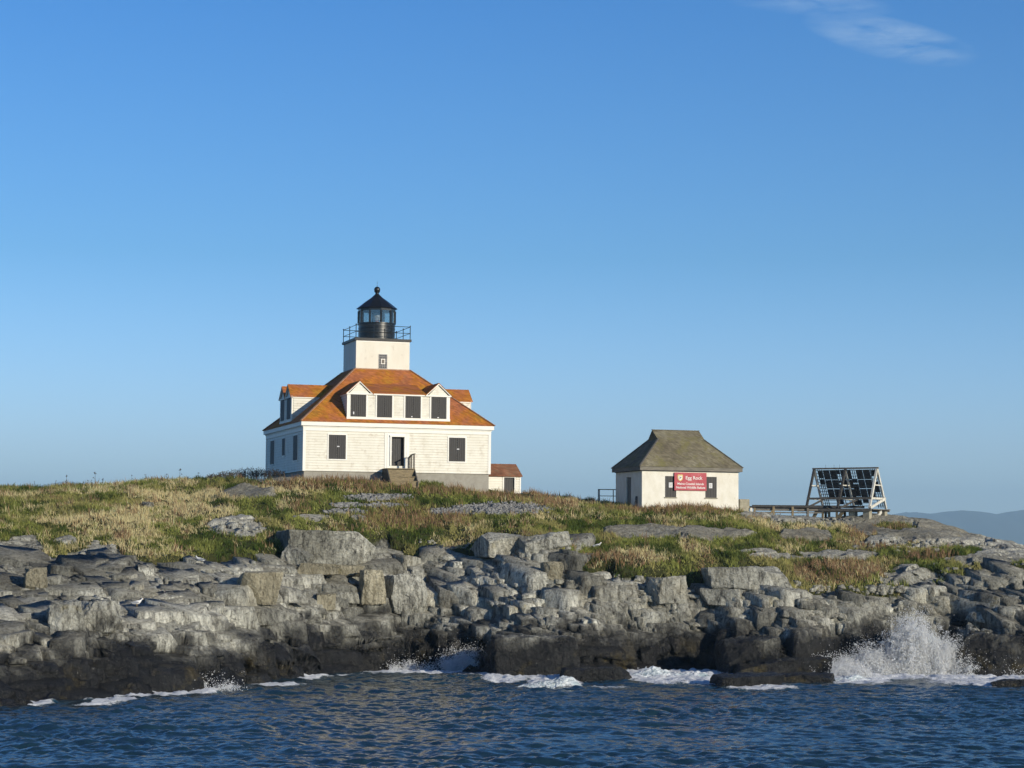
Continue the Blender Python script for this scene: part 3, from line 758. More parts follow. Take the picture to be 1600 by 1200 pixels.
# ------------------------------------------------------------------ distant hills
def hills(name, y0, prof, depth, seed):
    xs = np.linspace(prof[0][0], prof[-1][0], 420); ys = np.linspace(0, 1, 26)
    X, T_ = np.meshgrid(xs, ys)
    top = np.interp(X, [p[0] for p in prof], [p[1] for p in prof])
    h = top * np.sin(pi * np.clip(T_, 0, 1)) ** .75 * (.90 + .2 * fbm(X / 300, T_ * 6, seed, 4)) + (fbm(X / 70, T_ * 18, seed + 3, 3) - .5) * 6
    h[0] = h[-1] = -3
    return tag(link(name, newmesh(name, np.stack([X.ravel(), (y0 + T_ * depth).ravel(), h.ravel()], 1), grid_faces(420, 26), M['hill'], True)), kind='structure')
k = NT('forested_hill'); k.color(k.ramp(k.noise(k.coord(), .006, 6, .7), [(.3, (.03, .05, .03)), (.7, (.07, .08, .045))])); k.rough(.95); M['hill'] = k.m
def hp(lst, Y):
    o = []
    for u, v in lst:
        p = at(u, v, Y); o.append((p[0], p[2]))
    return o
hills('hills', 9600, hp([(1180, 850), (1260, 822), (1340, 806), (1400, 803), (1430, 800), (1455, 803), (1490, 798), (1520, 801), (1545, 805), (1575, 801), (1610, 798), (1680, 806), (1760, 815), (1900, 830), (2100, 852)], 10800), 2400, 5)
hills('hills', 15200, hp([(-350, 820), (-200, 790), (-60, 772), (20, 766), (60, 760), (90, 753), (118, 750), (145, 754), (200, 762), (300, 770), (420, 790), (560, 830)], 16600), 2800, 9)
#SPLIT2
# ------------------------------------------------------------------ the keeper's house with its light tower
HX, HY, HPH = -12.801, 126.022, 0.308
EAVE, ZT = 13.94, 17.65
SL = (ZT - EAVE) / 4.42
house = thing('lighthouse', 'white clapboard keeper\'s house with orange roof and square light tower rising from its middle', 'lighthouse', (HX, HY, 0), HPH)
f = MB().box(.05, 11.95, .05, 11.95, 8.6, 10.88); f.build('foundation', M['foundation'], house)
def clap(mb, a0, a1, z0, z1, face, T):
    """one run of clapboards on a wall; T maps (along, outwards, z)"""
    n = max(1, round((z1 - z0) / .16)); h = (z1 - z0) / n
    for i in range(n):
        za = z0 + i * h; zb = za + h
        q = [(a0, .044, za), (a1, .044, za), (a1, .004, zb), (a0, .004, zb), (a0, -.004, za + .012), (a1, -.004, za + .012)]
        mb.add([T(*p) for p in q], [(0, 1, 2, 3), (4, 5, 1, 0)])
def wallT(k):
    return {0: lambda a, o, z: (a, -o, z), 1: lambda a, o, z: (-o, 12 - a, z), 2: lambda a, o, z: (12 + o, a, z), 3: lambda a, o, z: (12 - a, 12 + o, z)}[k]
core = MB()
core.box(0, 5.50, 0, .3, 10.885, 13.85); core.box(6.38, 12, 0, .3, 10.885, 13.85); core.box(5.50, 6.38, 0, .3, 13.16, 13.85); core.box(5.50, 6.38, .30, .36, 10.885, 13.16)
core.box(0, .3, .3, 12, 10.885, 13.85); core.box(11.7, 12, .3, 12, 10.885, 13.85); core.box(.3, 11.7, 11.7, 12, 10.885, 13.85)
core.box(5.50, 6.38, .02, .30, 10.885, 11.30)
for k in range(4):
    T = wallT(k)
    runs = [(.12, 5.13), (6.71, 11.88)] if k == 0 else [(.12, 11.88)]
    for a0, a1 in runs: clap(core, a0, a1, 10.90, 13.36, 0, T)
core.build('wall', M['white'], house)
def tbox(mb, T, a0, a1, o0, o1, z0, z1):
    mb.add([T(a0, o0, z0), T(a1, o0, z0), T(a1, o1, z0), T(a0, o1, z0), T(a0, o0, z1), T(a1, o0, z1), T(a1, o1, z1), T(a0, o1, z1)],
           [(0, 3, 2, 1), (4, 5, 6, 7), (0, 1, 5, 4), (1, 2, 6, 5), (2, 3, 7, 6), (3, 0, 4, 7)])
for k in range(4):
    T = wallT(k)
    cb = MB(); tbox(cb, T, -.05, .12, .0, .05, 10.89, 13.37); cb.build('corner_board', M['trim'], house)
    cb = MB(); tbox(cb, T, 11.88, 12.0, .0, .05, 10.89, 13.37); cb.build('corner_board', M['trim'], house)
fz = MB()
for k in range(4):
    T = wallT(k)
    tbox(fz, T, -.055, 12.0, .0, .06, 13.372, 13.66)
    tbox(fz, T, -.09, 12.03, .0, .10, 13.60, 13.665)
fz.build('frieze', M['trim'], house)
co = MB(); co.box(-.20, 12.20, -.20, 12.20, 13.68, 13.93); co.build('cornice', M['trim'], house)

def hip(o, z): return [(-o, -o, z), (12 + o, -o, z), (12 + o, 12 + o, z), (-o, 12 + o, z)]
rf = MB(); t0, t1 = 4.18, 7.82
lowq = hip(.25, EAVE - .005); top = [(t0, t0, ZT + .02), (t1, t0, ZT + .02), (t1, t1, ZT + .02), (t0, t1, ZT + .02)]
rf.hexa(lowq, top); main_roof = rf.build('roof', M['roof'], house)
for i in range(4):
    hc = MB(); a = Vector(lowq[i]); b = Vector(top[i]); hc.beam(a + Vector((0, 0, .035)), b + Vector((0, 0, .035)), .13, .035)
    hc.build('hip_cap', M['ridgecap'], main_roof)
def roofz(b): return EAVE + SL * (b + .25) - .02

def shutters(parent, T, wins, name='window', notes=()):
    for i, (a0, a1, z0, z1) in enumerate(wins):
        c = MB(); cw = .085
        tbox(c, T, a0 - cw, a0, .0, .055, z0 - cw, z1 + cw); tbox(c, T, a1, a1 + cw, .0, .055, z0 - cw, z1 + cw)
        tbox(c, T, a0, a1, .0, .055, z1, z1 + cw); tbox(c, T, a0, a1, .0, .070, z0 - cw, z0)
        w = c.build('window', M['trim'], parent)
        m = (a0 + a1) / 2
        for x0, x1 in ((a0 + .003, m - .006), (m + .006, a1 - .003)):
            s = MB(); nb = 4; bw = (x1 - x0) / nb
            tbox(s, T, x0, x1, .0, .060, z0 + .003, z1 - .003)
            for j in range(nb):
                tbox(s, T, x0 + j * bw + .008, x0 + (j + 1) * bw - .008, .060, .078, z0 + .012, z1 - .012)
            s.build('shutter', M['shutter'], w)
        if i in notes:
            q = MB(); zc = z0 + (z1 - z0) * notes[i][1]; xc = a0 + (a1 - a0) * notes[i][0]
            tbox(q, T, xc - notes[i][2] / 2, xc + notes[i][2] / 2, .078, .086, zc - notes[i][3] / 2, zc + notes[i][3] / 2); q.build('notice', M['paper'], w)
shutters(house, wallT(0), [(1.57, 2.65, 11.65, 13.15), (9.29, 10.36, 11.65, 13.15)], notes={0: (.55, .52, .15, .06), 1: (.55, .52, .15, .06)})
shutters(house, wallT(1), [(1.65, 2.85, 11.62, 13.18), (5.6, 6.4, 12.06, 13.16), (9.15, 10.35, 11.62, 13.18)])
shutters(house, wallT(2), [(1.65, 2.85, 11.62, 13.18), (9.15, 10.35, 11.62, 13.18)])
# door with its boarded surround, set back in the wall
T = wallT(0)
d = MB()
tbox(d, T, 5.13, 5.50, .0, .05, 10.895, 13.34); tbox(d, T, 6.38, 6.71, .0, .05, 10.895, 13.34); tbox(d, T, 5.50, 6.38, .0, .05, 13.16, 13.34)
tbox(d, T, 5.46, 5.56, .05, .11, 11.3, 13.2); tbox(d, T, 6.38, 6.46, .05, .11, 11.3, 13.2); tbox(d, T, 5.44, 6.44, .05, .13, 13.11, 13.22)
tbox(d, T, 5.28, 5.31, .05, .07, 10.95, 13.3); tbox(d, T, 6.54, 6.57, .05, .07, 10.95, 13.3)
tbox(d, T, 5.50, 5.56, -.25, .05, 11.3, 13.16); 
dr = d.build('door_surround', M['trim'], house)
d = MB(); tbox(d, T, 6.322, 6.378, -.25, .05, 11.3, 13.1); d.build('shaded_door_jamb', M['door'], dr)  # right jamb coloured dark: the deep shade of the recess is painted in
d = MB(); tbox(d, T, 5.56, 6.32, -.26, -.17, 11.33, 13.1)
for j in range(5): tbox(d, T, 5.57 + j * .15, 5.70 + j * .15, -.17, -.155, 11.36, 13.08)
dd = d.build('door', M['door'], house)
d = MB(); d.tube((5.63, .13, 12.2), (5.63, .09, 12.2), .025); d.build('handle', M['steel'], dd)

def dormer(k, A0, A1, wins, gab, mids=None, notes={}):
    R = {0: lambda a, b, z: (a, b, z), 1: lambda a, b, z: (b, 12 - a, z), 2: lambda a, b, z: (12 - b, a, z), 3: lambda a, b, z: (12 - a, 12 - b, z)}[k]
    fb = .10; ez = 15.80
    w = MB(R)
    w.box(A0, A1, fb, 2.55, 14.16, ez - .06)
    def To(a, o, z): return R(a, fb - o, z)
    # cheeks clad with boards
    def Tl(a, o, z): return R(A0 - o, a, z)
    def Tr(a, o, z): return R(A1 + o, a, z)
    w2 = MB()
    clap(w2, A0 + .1, A1 - .1, 14.30, ez - .12, 0, To)
    zz = 14.2
    while zz < ez - .15:
        bmax = (zz + .16 - EAVE) / SL + .1
        clap(w2, fb + .08, min(2.5, max(bmax, fb + .2)), zz, zz + .16, 0, Tl); clap(w2, fb + .08, min(2.5, max(bmax, fb + .2)), zz, zz + .16, 0, Tr); zz += .16
    w.v += w2.v; off = len(w.v) - len(w2.v); w.f += [tuple(i + off for i in q) for q in w2.f]
    # gable triangles
    for c, hw, pk in gab:
        h0 = hw - .10
        w.add([(c - h0, fb - .03, ez - .10), (c + h0, fb - .03, ez - .10), (c, fb - .03, pk - .10), (c - h0, 2.4, ez - .10), (c + h0, 2.4, ez - .10), (c, 2.4, pk - .10)],
              [(0, 1, 2), (5, 4, 3), (0, 2, 5, 3), (1, 4, 5, 2), (0, 3, 4, 1)])
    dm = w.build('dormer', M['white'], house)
    t = MB()
    tbox(t, To, A0 - .03, A0 + .10, 0, .05, 14.30, ez - .10); tbox(t, To, A1 - .10, A1 + .03, 0, .05, 14.30, ez - .10)
    tbox(t, To, A0 - .05, A1 + .05, 0, .075, 14.13, 14.30)
    tbox(t, To, A0 - .08, A1 + .08, 0, .11, ez - .10, ez - .01)
    def Tt(mb, a0, a1, b0, b1, z0, z1): mb.add([R(a0, b0, z0), R(a1, b0, z0), R(a1, b1, z0), R(a0, b1, z0), R(a0, b0, z1), R(a1, b0, z1), R(a1, b1, z1), R(a0, b1, z1)], [(0, 3, 2, 1), (4, 5, 6, 7), (0, 1, 5, 4), (1, 2, 6, 5), (2, 3, 7, 6), (3, 0, 4, 7)])
    Tt(t, A0 - .08, A0 - .03, fb, 1.9, ez - .13, ez - .02); Tt(t, A1 + .03, A1 + .08, fb, 1.9, ez - .13, ez - .02)
    for c, hw, pk in gab:      # raking boards
        for s in (-1, 1):
            q0 = [(c + s * (hw + .02), fb - .13, ez - .10), (c, fb - .13, pk - .09), (c, fb - .05, pk - .09), (c + s * (hw + .02), fb - .05, ez - .10)]
            q1 = [(x, y, z + .085) for x, y, z in q0]
            if s > 0: q0 = q0[::-1]; q1 = q1[::-1]
            t.add([R(*p) for p in q0 + q1], [(0, 3, 2, 1), (4, 5, 6, 7), (0, 1, 5, 4), (1, 2, 6, 5), (2, 3, 7, 6), (3, 0, 4, 7)])
    t.build('dormer_trim', M['trim'], dm)
    r = MB(R)
    for c, hw, pk in gab:
        for s in (-1, 1):
            e = hw + .07; drop = (pk - ez) / hw * .07
            q = [(c + s * e, fb - .15, ez - drop + .03), (c, fb - .15, pk + .03), (c, 3.4, pk + .03), (c + s * e, 3.4, ez - drop + .03)]
            if s > 0: q = q[::-1]
            r.slab(q, .045)
    if mids:
        m0, m1 = mids
        r.slab([(m0, fb - .12, ez + .035), (m1, fb - .12, ez + .035), (m1, 3.35, 16.75), (m0, 3.35, 16.75)], .05)
    r.build('dormer_roof', M['roof'], dm)
    for i, wn in enumerate(wins):
        c = MB(); a0, a1, z0, z1 = wn
        tbox(c, To, a0 - .09, a0, .0, .06, z0 - .02, z1 + .04); tbox(c, To, a1, a1 + .09, .0, .06, z0 - .02, z1 + .04)
        tbox(c, To, a0 - .09, a1 + .09, .0, .062, z1 + .04, z1 + .06)
        c.build('casing', M['trim'], dm)
        m = (a0 + a1) / 2
        for x0, x1 in ((a0 + .003, m - .006), (m + .006, a1 - .003)):
            s = MB(); bw = (x1 - x0) / 4
            tbox(s, To, x0, x1, .0, .062, z0 + .003, z1)
            for j in range(4): tbox(s, To, x0 + j * bw + .008, x0 + (j + 1) * bw - .008, .062, .08, z0 + .012, z1 - .01)
            s.build('shutter', M['shutter'], dm)
        if i in notes:
            q = MB(); nx, nz_, nw, nh = notes[i]; xc = a0 + (a1 - a0) * nx; zc = z0 + (z1 - z0) * nz_
            tbox(q, To, xc - nw / 2, xc + nw / 2, .08, .088, zc - nh / 2, zc + nh / 2); q.build('notice', M['paper'], dm)
dormer(0, 2.74, 9.32, [(2.93, 3.93, 14.32, 15.69), (4.62, 5.60, 14.32, 15.69), (6.45, 7.45, 14.32, 15.69), (8.13, 9.13, 14.32, 15.69)], [(3.50, .82, 16.55), (8.60, .82, 16.55)], (4.28, 7.82),
       notes={0: (.2, .16, .07, .16), 2: (.42, .06, .08, .07), 3: (.45, .05, .1, .06)})
for k in (1, 2, 3):
    dormer(k, 4.15, 7.85, [(4.45, 5.55, 14.36, 15.69), (6.45, 7.55, 14.36, 15.69)], [(5.05, .92, 16.57), (6.95, .92, 16.57)])

# tower
b0 = 4.218; b1 = 7.782
tw = MB(); tw.box(b0, b1, b0, b1, 16.9, 19.52)
tower = tw.build('tower', M['tower'], house)
t = MB(); t.box(b0 - .10, b1 + .10, b0 - .10, b1 + .10, 19.525, 19.68); t.build('gallery_deck', M['deckboard'], tower)
t = MB(); t.box(b0 + .02, b1 - .02, b0 - .012, b0, 19.42, 19.52); t.build('tower_band', M['trim'], tower)
fl = MB()
for (x0, x1, y0, y1) in ((t0 - .06, t1 + .06, t0 - .03, t0 + .06), (t0 - .03, t0 + .06, t0, t1), (t1 - .06, t1 + .03, t0, t1)): fl.box(x0, x1, y0, y1, ZT - .05, ZT + .06)
fl.build('flashing', M['ridgecap'], tower)
T = lambda a, o, z: (a, b0 - o, z)
w = MB()
tbox(w, T, 5.68, 6.34, .0, .05, 17.64, 17.73)
tw_ = w.build('tower_window', M['concrete'], tower)
w = MB(); tbox(w, T, 5.73, 6.29, .0, .012, 17.74, 18.66); w.build('pane', M['shutter'], tw_)
w = MB()
for i in range(5): tbox(w, T, 5.73 + i * .128, 5.755 + i * .128, .012, .035, 17.74, 18.66)
for i in range(7): tbox(w, T, 5.73, 6.29, .012, .03, 17.74 + i * .15, 17.76 + i * .15)
w.build('muntins', M['steel'], tw_)
w = MB(); tbox(w, T, 5.86, 6.14, .035, .075, 18.02, 18.36); w.build('vent_frame', M['trim'], tw_)
w = MB(); tbox(w, T, 5.91, 6.09, .075, .083, 18.07, 18.31); w.build('vent', M['greywood'], tw_)
# gallery railing
rl = MB(); P_ = [(b0 - .02, b0 - .02), (b1 + .02, b0 - .02), (b1 + .02, b1 + .02), (b0 - .02, b1 + .02)]
for z in (20.08, 20.50):
    for i in range(4):
        a, b = P_[i], P_[(i + 1) % 4]; rl.tube((a[0], a[1], z), (b[0], b[1], z), .020, 6)
railing = rl.build('gallery_railing', M['black'], tower)
for i in range(4):
    a, b = P_[i], P_[(i + 1) % 4]
    for tt in (0, .33, .66) if i == 0 else (0, .5):
        q = MB(); x, y = a[0] + (b[0] - a[0]) * tt, a[1] + (b[1] - a[1]) * tt
        q.tube((x, y, 19.68), (x, y, 20.52), .026, 6); q.lathe([(.02, 20.50), (.045, 20.53), (.045, 20.56), (.01, 20.59)], (x, y), 8); q.build('railing_post', M['black'], tower)
# lantern
lt = MB(); c = (6, 6)
lt.lathe([(1.26, 19.682), (1.26, 19.78), (1.20, 19.80), (1.20, 20.10), (1.215, 20.11), (1.215, 20.14), (1.20, 20.15), (1.20, 20.45), (1.215, 20.46), (1.215, 20.49), (1.20, 20.50), (1.20, 20.74), (1.25, 20.76), (1.25, 20.82)], c, 40)
lantern = lt.build('lantern', M['black'], house, smooth=True)
NP = 10
def pp(r, i, ph=.5): t = 2 * pi * (i + ph) / NP; return (6 + r * cos(t), 6 + r * sin(t))
for i in range(NP):
    q = MB(); x, y = pp(1.19, i); q.tube((x, y, 20.82), (x, y, 21.63), .075, 6); q.build('mullion', M['black'], lantern)
    a, b = pp(1.17, i), pp(1.17, i + 1)
    g = MB(); n = Vector((a[0] + b[0] - 12, a[1] + b[1] - 12, 0)).normalized() * .008
    g.hexa([(a[0] + n.x, a[1] + n.y, 20.822), (b[0] + n.x, b[1] + n.y, 20.822), (b[0] - n.x, b[1] - n.y, 20.822), (a[0] - n.x, a[1] - n.y, 20.822)],
           [(a[0] + n.x, a[1] + n.y, 21.628), (b[0] + n.x, b[1] + n.y, 21.628), (b[0] - n.x, b[1] - n.y, 21.628), (a[0] - n.x, a[1] - n.y, 21.628)])
    g.build('pane', M['glass'], lantern)
bd = MB()
for z0, z1, r0, r1 in ((21.63, 21.80, 1.10, 1.22),):
    for i in range(NP):
        a, b = pp(r1, i), pp(r1, i + 1); c_, d_ = pp(r0, i + 1), pp(r0, i)
        bd.hexa([(*a, z0), (*b, z0), (*c_, z0), (*d_, z0)], [(*a, z1), (*b, z1), (*c_, z1), (*d_, z1)])
bd.build('top_band', M['black'], lantern)
lr = MB(); lr.lathe([(1.34, 21.775), (1.36, 21.80), (1.32, 21.83), (.80, 22.24), (.36, 22.55), (.16, 22.74), (.12, 22.80)], (6, 6), NP, .5)
lro = lr.build('lantern_roof', M['black'], lantern)
q = MB(); q.lathe([(.12, 22.78), (.105, 22.86), (.17, 22.90), (.19, 22.96)] + [(max(.02, .205 * sin(t)), 23.07 - .205 * cos(t)) for t in np.linspace(.6, 3.0, 10)], (6, 6), 20)
q.tube((6, 6, 23.26), (6, 6, 23.62), .010, 5); q.build('finial', M['black'], lro, smooth=True)
q = MB(); q.lathe([(.30, 20.80), (.30, 20.92), (.14, 20.94), (.14, 21.0)], (6, 6), 16); q.build('lens_stand', M['lenspink'], lantern, smooth=True)
q = MB(); q.lathe([(.14, 21.0), (.24, 21.04), (.28, 21.16), (.29, 21.3), (.27, 21.42), (.2, 21.52), (.05, 21.56)], (6, 6), 16); q.build('lens', M['lens'], lantern, smooth=True)

# ------------------------------------------------------------------ small shed behind the right corner
shed = thing('shed', 'little white shed with rusty shingle roof tucked against the right end of the lighthouse house', 'shed', (HX, HY, 0), HPH)
s = MB(); s.box(12.06, 14.2, 4.0, 6.6, 8.9, 10.98); s.box(14.92, 15.32, 4.0, 6.6, 8.9, 10.98); s.box(14.2, 14.92, 4.18, 6.6, 8.9, 10.98); s.box(14.2, 14.92, 4.0, 4.18, 10.84, 10.98)
clap(s, 12.06, 14.1, 9.2, 10.9, 0, lambda a, o, z: (a, 4 - o, z)); clap(s, 15.02, 15.3, 9.2, 10.9, 0, lambda a, o, z: (a, 4 - o, z))
s.add([(15.32, 4.0, 10.98), (15.32, 6.6, 10.98), (15.32, 5.3, 11.70), (15.25, 4.0, 10.98), (15.25, 6.6, 10.98), (15.25, 5.3, 11.70)], [(0, 1, 2), (5, 4, 3), (0, 2, 5, 3), (1, 4, 5, 2)])
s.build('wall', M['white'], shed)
s = MB(); s.slab([(12.03, 3.86, 10.96), (15.44, 3.86, 10.96), (15.44, 5.3, 11.78), (12.03, 5.3, 11.78)], .07); s.slab([(12.03, 5.3, 11.78), (15.44, 5.3, 11.78), (15.44, 6.74, 10.96), (12.03, 6.74, 10.96)], .07); s.build('roof', M['shedroof'], shed)
s = MB(); s.box(14.12, 14.2, 3.955, 4.0, 9.0, 10.92); s.box(14.92, 15.0, 3.955, 4.0, 9.0, 10.92); s.box(14.12, 15.0, 3.95, 3.999, 10.84, 10.92); s.box(12.06, 15.36, 3.93, 4.0, 10.925, 10.99); s.box(15.26, 15.36, 3.95, 4.0, 9.0, 10.92)
s.build('trim', M['trim'], shed)
s = MB(); s.box(14.22, 14.90, 4.10, 4.16, 9.0, 10.83)
for j in range(4): s.box(14.235 + j * .168, 14.385 + j * .168, 4.085, 4.10, 9.05, 10.80)
s.build('door', M['door'], shed)

# ------------------------------------------------------------------ steps to the front door
st = thing('porch_steps', 'weathered wooden porch steps with a slatted handrail below the front door', 'steps', (HX, HY, 0), HPH)
s = MB()
for i in range(6): s.box(4.97, 6.78, -1.30 + i * .205, -1.30 + i * .205 + .19, 11.06, 11.11)
s.build('platform', M['wood'], st)
s = MB(); s.box(5.0, 6.76, -1.30, -1.26, 10.60, 11.02)
s.box(5.02, 6.78, -1.62, -1.58, 10.30, 10.54) ; s.box(5.05, 6.85, -1.96, -1.92, 9.75, 10.28); s.build('riser', M['wood'], st)
for (z, y) in ((10.58, -1.66), (10.30, -1.99)):
    s = MB(); s.box(5.0, 6.86, y, y + .17, z - .02, z + .02); s.box(5.0, 6.86, y + .185, y + .345, z - .02, z + .02); s.build('tread', M['wood'], st)
for x in (4.98, 6.72):
    s = MB(); s.add([(x, -2.05, 9.6), (x + .06, -2.05, 9.6), (x + .06, -.1, 9.6), (x, -.1, 9.6), (x, -2.05, 10.25), (x + .06, -2.05, 10.25), (x + .06, -1.28, 11.05), (x, -1.28, 11.05), (x + .06, -.1, 11.05), (x, -.1, 11.05)],
        [(0, 3, 2, 1), (0, 1, 5, 4), (4, 5, 6, 7), (7, 6, 8, 9), (9, 8, 2, 3), (0, 4, 7, 9, 3), (1, 2, 8, 6, 5)]); s.build('stringer', M['darkwood'], st)
for y in (-.10, -.62, -1.26):
    s = MB(); s.box(6.66, 6.75, y - (.05 if y != -1.26 else .04), y + .05, 11.11, 11.86 if y > -.2 else 11.97); s.build('baluster', M['greywood'], st)
s = MB()
pts = [(6.7, .0, 11.80), (6.7, -.35, 11.91), (6.7, -.8, 11.99), (6.7, -1.42, 12.02)]
for a, b in zip(pts, pts[1:]): s.beam(a, b, .12, .045)
s.build('handrail', M['greywood'], st)

# ------------------------------------------------------------------ the fog signal hut
UX, UY, UPH = 8.23, 129.0, .305
hut = thing('hut', 'squat white hut with mossy grey hipped roof standing alone to the right of the lighthouse', 'hut', (UX, UY, 0), UPH)
s = MB(); Wd, Dp = 6.60, 4.72
s.box(0, 1.56, 0, .25, 8.3, 11.17); s.box(2.32, 4.31, 0, .25, 8.3, 11.17); s.box(5.09, Wd, 0, .25, 8.3, 11.17)
for a, b in ((1.56, 2.32), (4.31, 5.09)): s.box(a, b, 0, .25, 8.3, 9.53); s.box(a, b, 0, .25, 10.86, 11.17)
s.box(0, .25, .25, 1.92, 8.3, 11.17); s.box(0, .25, 2.76, Dp, 8.3, 11.17); s.box(0, .25, 1.92, 2.76, 10.82, 11.17)
s.box(Wd - .25, Wd, .25, Dp, 8.3, 11.17); s.box(.25, Wd - .25, Dp - .25, Dp, 8.3, 11.17)
s.build('wall', M['hutwall'], hut)
s = MB(); o = .20
s.box(-o, Wd + o, -o, Dp + o, 11.20, 11.44); s.build('fascia', M['fascia'], hut)
s = MB(); s.box(-.06, Wd + .06, -.06, Dp + .06, 11.172, 11.198); s.build('eave_soffit', M['darkwood'], hut)
s = MB(); A0, A1, B0, B1 = 1.70, 4.86, 1.50, 3.22
lo = [(-o - .04, -o - .04, 11.442), (Wd + o + .04, -o - .04, 11.442), (Wd + o + .04, Dp + o + .04, 11.442), (-o - .04, Dp + o + .04, 11.442)]
up = [(A0, B0, 13.28), (A1, B0, 13.28), (A1, B1, 13.28), (A0, B1, 13.28)]
s.hexa(lo, up)
e = .12
s.add([(A0 - .05, B0 - .10, 13.20), (A1 + .05, B0 - .10, 13.20), (A1 + .05, B1 + .10, 13.20), (A0 - .05, B1 + .10, 13.20), (A0 + .02 - .12, 2.36, 13.90), (A1 - .02 + .02, 2.36, 13.90)],
      [(0, 3, 2, 1), (0, 1, 5, 4), (2, 3, 4, 5), (1, 2, 5), (3, 0, 4)])
hr = s.build('roof', M['hutroof'], hut)
s = MB()
for i in range(4): s.beam(Vector(lo[i]) + Vector((0, 0, .03)), Vector(up[i]) + Vector((0, 0, .03)), .12, .03)
s.beam((A0 - .12, 2.36, 13.915), (A1 + .02, 2.36, 13.915), .16, .03)
s.build('ridge_board', M['fascia'], hr)
for (a0, a1, px) in ((1.56, 2.32, (1.83, 2.08)), (4.31, 5.09, (4.57, 4.80))):
    w = MB(); w.box(a0 - .05, a1 + .05, -.06, .0, 9.47, 9.53); wo = w.build('window', M['concrete'], hut)
    w = MB(); w.box(a0 + .002, a1 - .002, .05, .10, 9.532, 10.858)
    for j in range(4): w.box(a0 + .02 + j * .185, a0 + .19 + j * .185, .035, .05, 9.55, 10.84)
    w.build('shutter', M['shutter'], wo)
    w = MB(); w.box(px[0], px[1], .022, .034, 10.14, 10.46); n_ = w.build('notice', M['paper'], wo)
    w = MB(); w.box(px[0] + .06, px[1] - .06, .018, .0218, 10.2, 10.4); w.build('notice_print', M['steel'], wo)
s = MB(); s.box(.08, .14, 1.925, 2.755, 8.9, 10.815)
for j in range(5): s.box(.065, .08, 1.95 + j * .16, 2.09 + j * .16, 8.95, 10.78)
dr = s.build('door', M['hutdoor'], hut)
s = MB(); s.box(.045, .065, 2.02, 2.08, 9.7, 9.85); s.build('handle', M['steel'], dr)
s = MB(); s.tube((-.05, .95, 8.9), (-.05, .95, 9.55), .03); s.tube((-.05, .95, 9.55), (-.05, .75, 9.55), .03); s.tube((-.05, .75, 9.55), (-.05, .75, 8.9), .03); s.build('pipe', M['pipe'], hut)

# the sign (its writing as in the place)
sg = thing('sign', 'red refuge sign with white writing and yellow shield fixed across the front of the hut', 'sign', (UX, UY, 0), UPH)
s = MB(); s.box(2.16, 4.35, -.10, -.06, 9.97, 11.10); s.build('board', M['sign'], sg)
def text(body, size, cx, cz, width=None, parent=None, mat=None, bold=.004):
    cu = bpy.data.curves.new('writing', 'FONT'); cu.body = body; cu.size = size; cu.extrude = .004; cu.offset = bold; cu.align_x = 'CENTER'; cu.align_y = 'CENTER'
    tmp = bpy.data.objects.new('tmp', cu); COL.objects.link(tmp); bpy.context.view_layer.update()
    me = bpy.data.meshes.new_from_object(tmp.evaluated_get(bpy.context.evaluated_depsgraph_get()))
    bpy.data.objects.remove(tmp); bpy.data.curves.remove(cu)
    n = len(me.vertices); a = np.zeros(n * 3); me.vertices.foreach_get('co', a); a = a.reshape(-1, 3)
    wdt = a[:, 0].max() - a[:, 0].min(); k = (width / wdt) if width else 1
    b = np.stack([cx + a[:, 0] * k, -.104 - a[:, 2], cz + a[:, 1]], 1); me.vertices.foreach_set('co', b.ravel().astype(np.float32)); me.update()
    me.materials.clear(); me.materials.append(mat or M['lettering'])
    return link('writing', me, parent)
text('Egg Rock', .30, 3.48, 10.76, 1.14, sg, bold=.004)
text('Maine Coastal Islands', .19, 3.26, 10.385, 1.80, sg, bold=.004)
text('National Wildlife Refuge', .19, 3.26, 10.15, 1.98, sg, bold=.004)
def shield(cx, cz, w, h, y0, y1):
    P = [(-.5, .42), (-.25, .5), (0, .44), (.25, .5), (.5, .42), (.5, -.05), (.36, -.32), (0, -.5), (-.36, -.32), (-.5, -.05)]
    v = [(cx + x * w, y0, cz + z * h) for x, z in P] + [(cx + x * w, y1, cz + z * h) for x, z in P]; n = len(P)
    return v, [tuple(range(n)), tuple(range(2 * n - 1, n - 1, -1))] + [(i, i + n, (i + 1) % n + n, (i + 1) % n) for i in range(n)]
s = MB(); s.add(*shield(2.55, 10.76, .36, .44, -.112, -.1)); em = s.build('emblem', M['yellow'], sg)
s = MB(); s.add(*shield(2.55, 10.75, .25, .30, -.118, -.112)); s.build('emblem_field', M['lettering'], em)
s = MB(); z = 10.76
for P in ([(-.10, -.02), (-.02, .00), (.06, .05), (.10, .045), (.07, .02), (.02, -.04), (-.05, -.045)], [(-.02, .0), (-.06, .09), (.0, .07), (.03, .02)]):
    n = len(P); v = [(2.55 + x, -.122, z + q) for x, q in P] + [(2.55 + x, -.118, z + q) for x, q in P]
    s.add(v, [tuple(range(n)), tuple(range(2 * n - 1, n - 1, -1))] + [(i, i + n, (i + 1) % n + n, (i + 1) % n) for i in range(n)])
s.build('emblem_bird', M['emblem'], em)

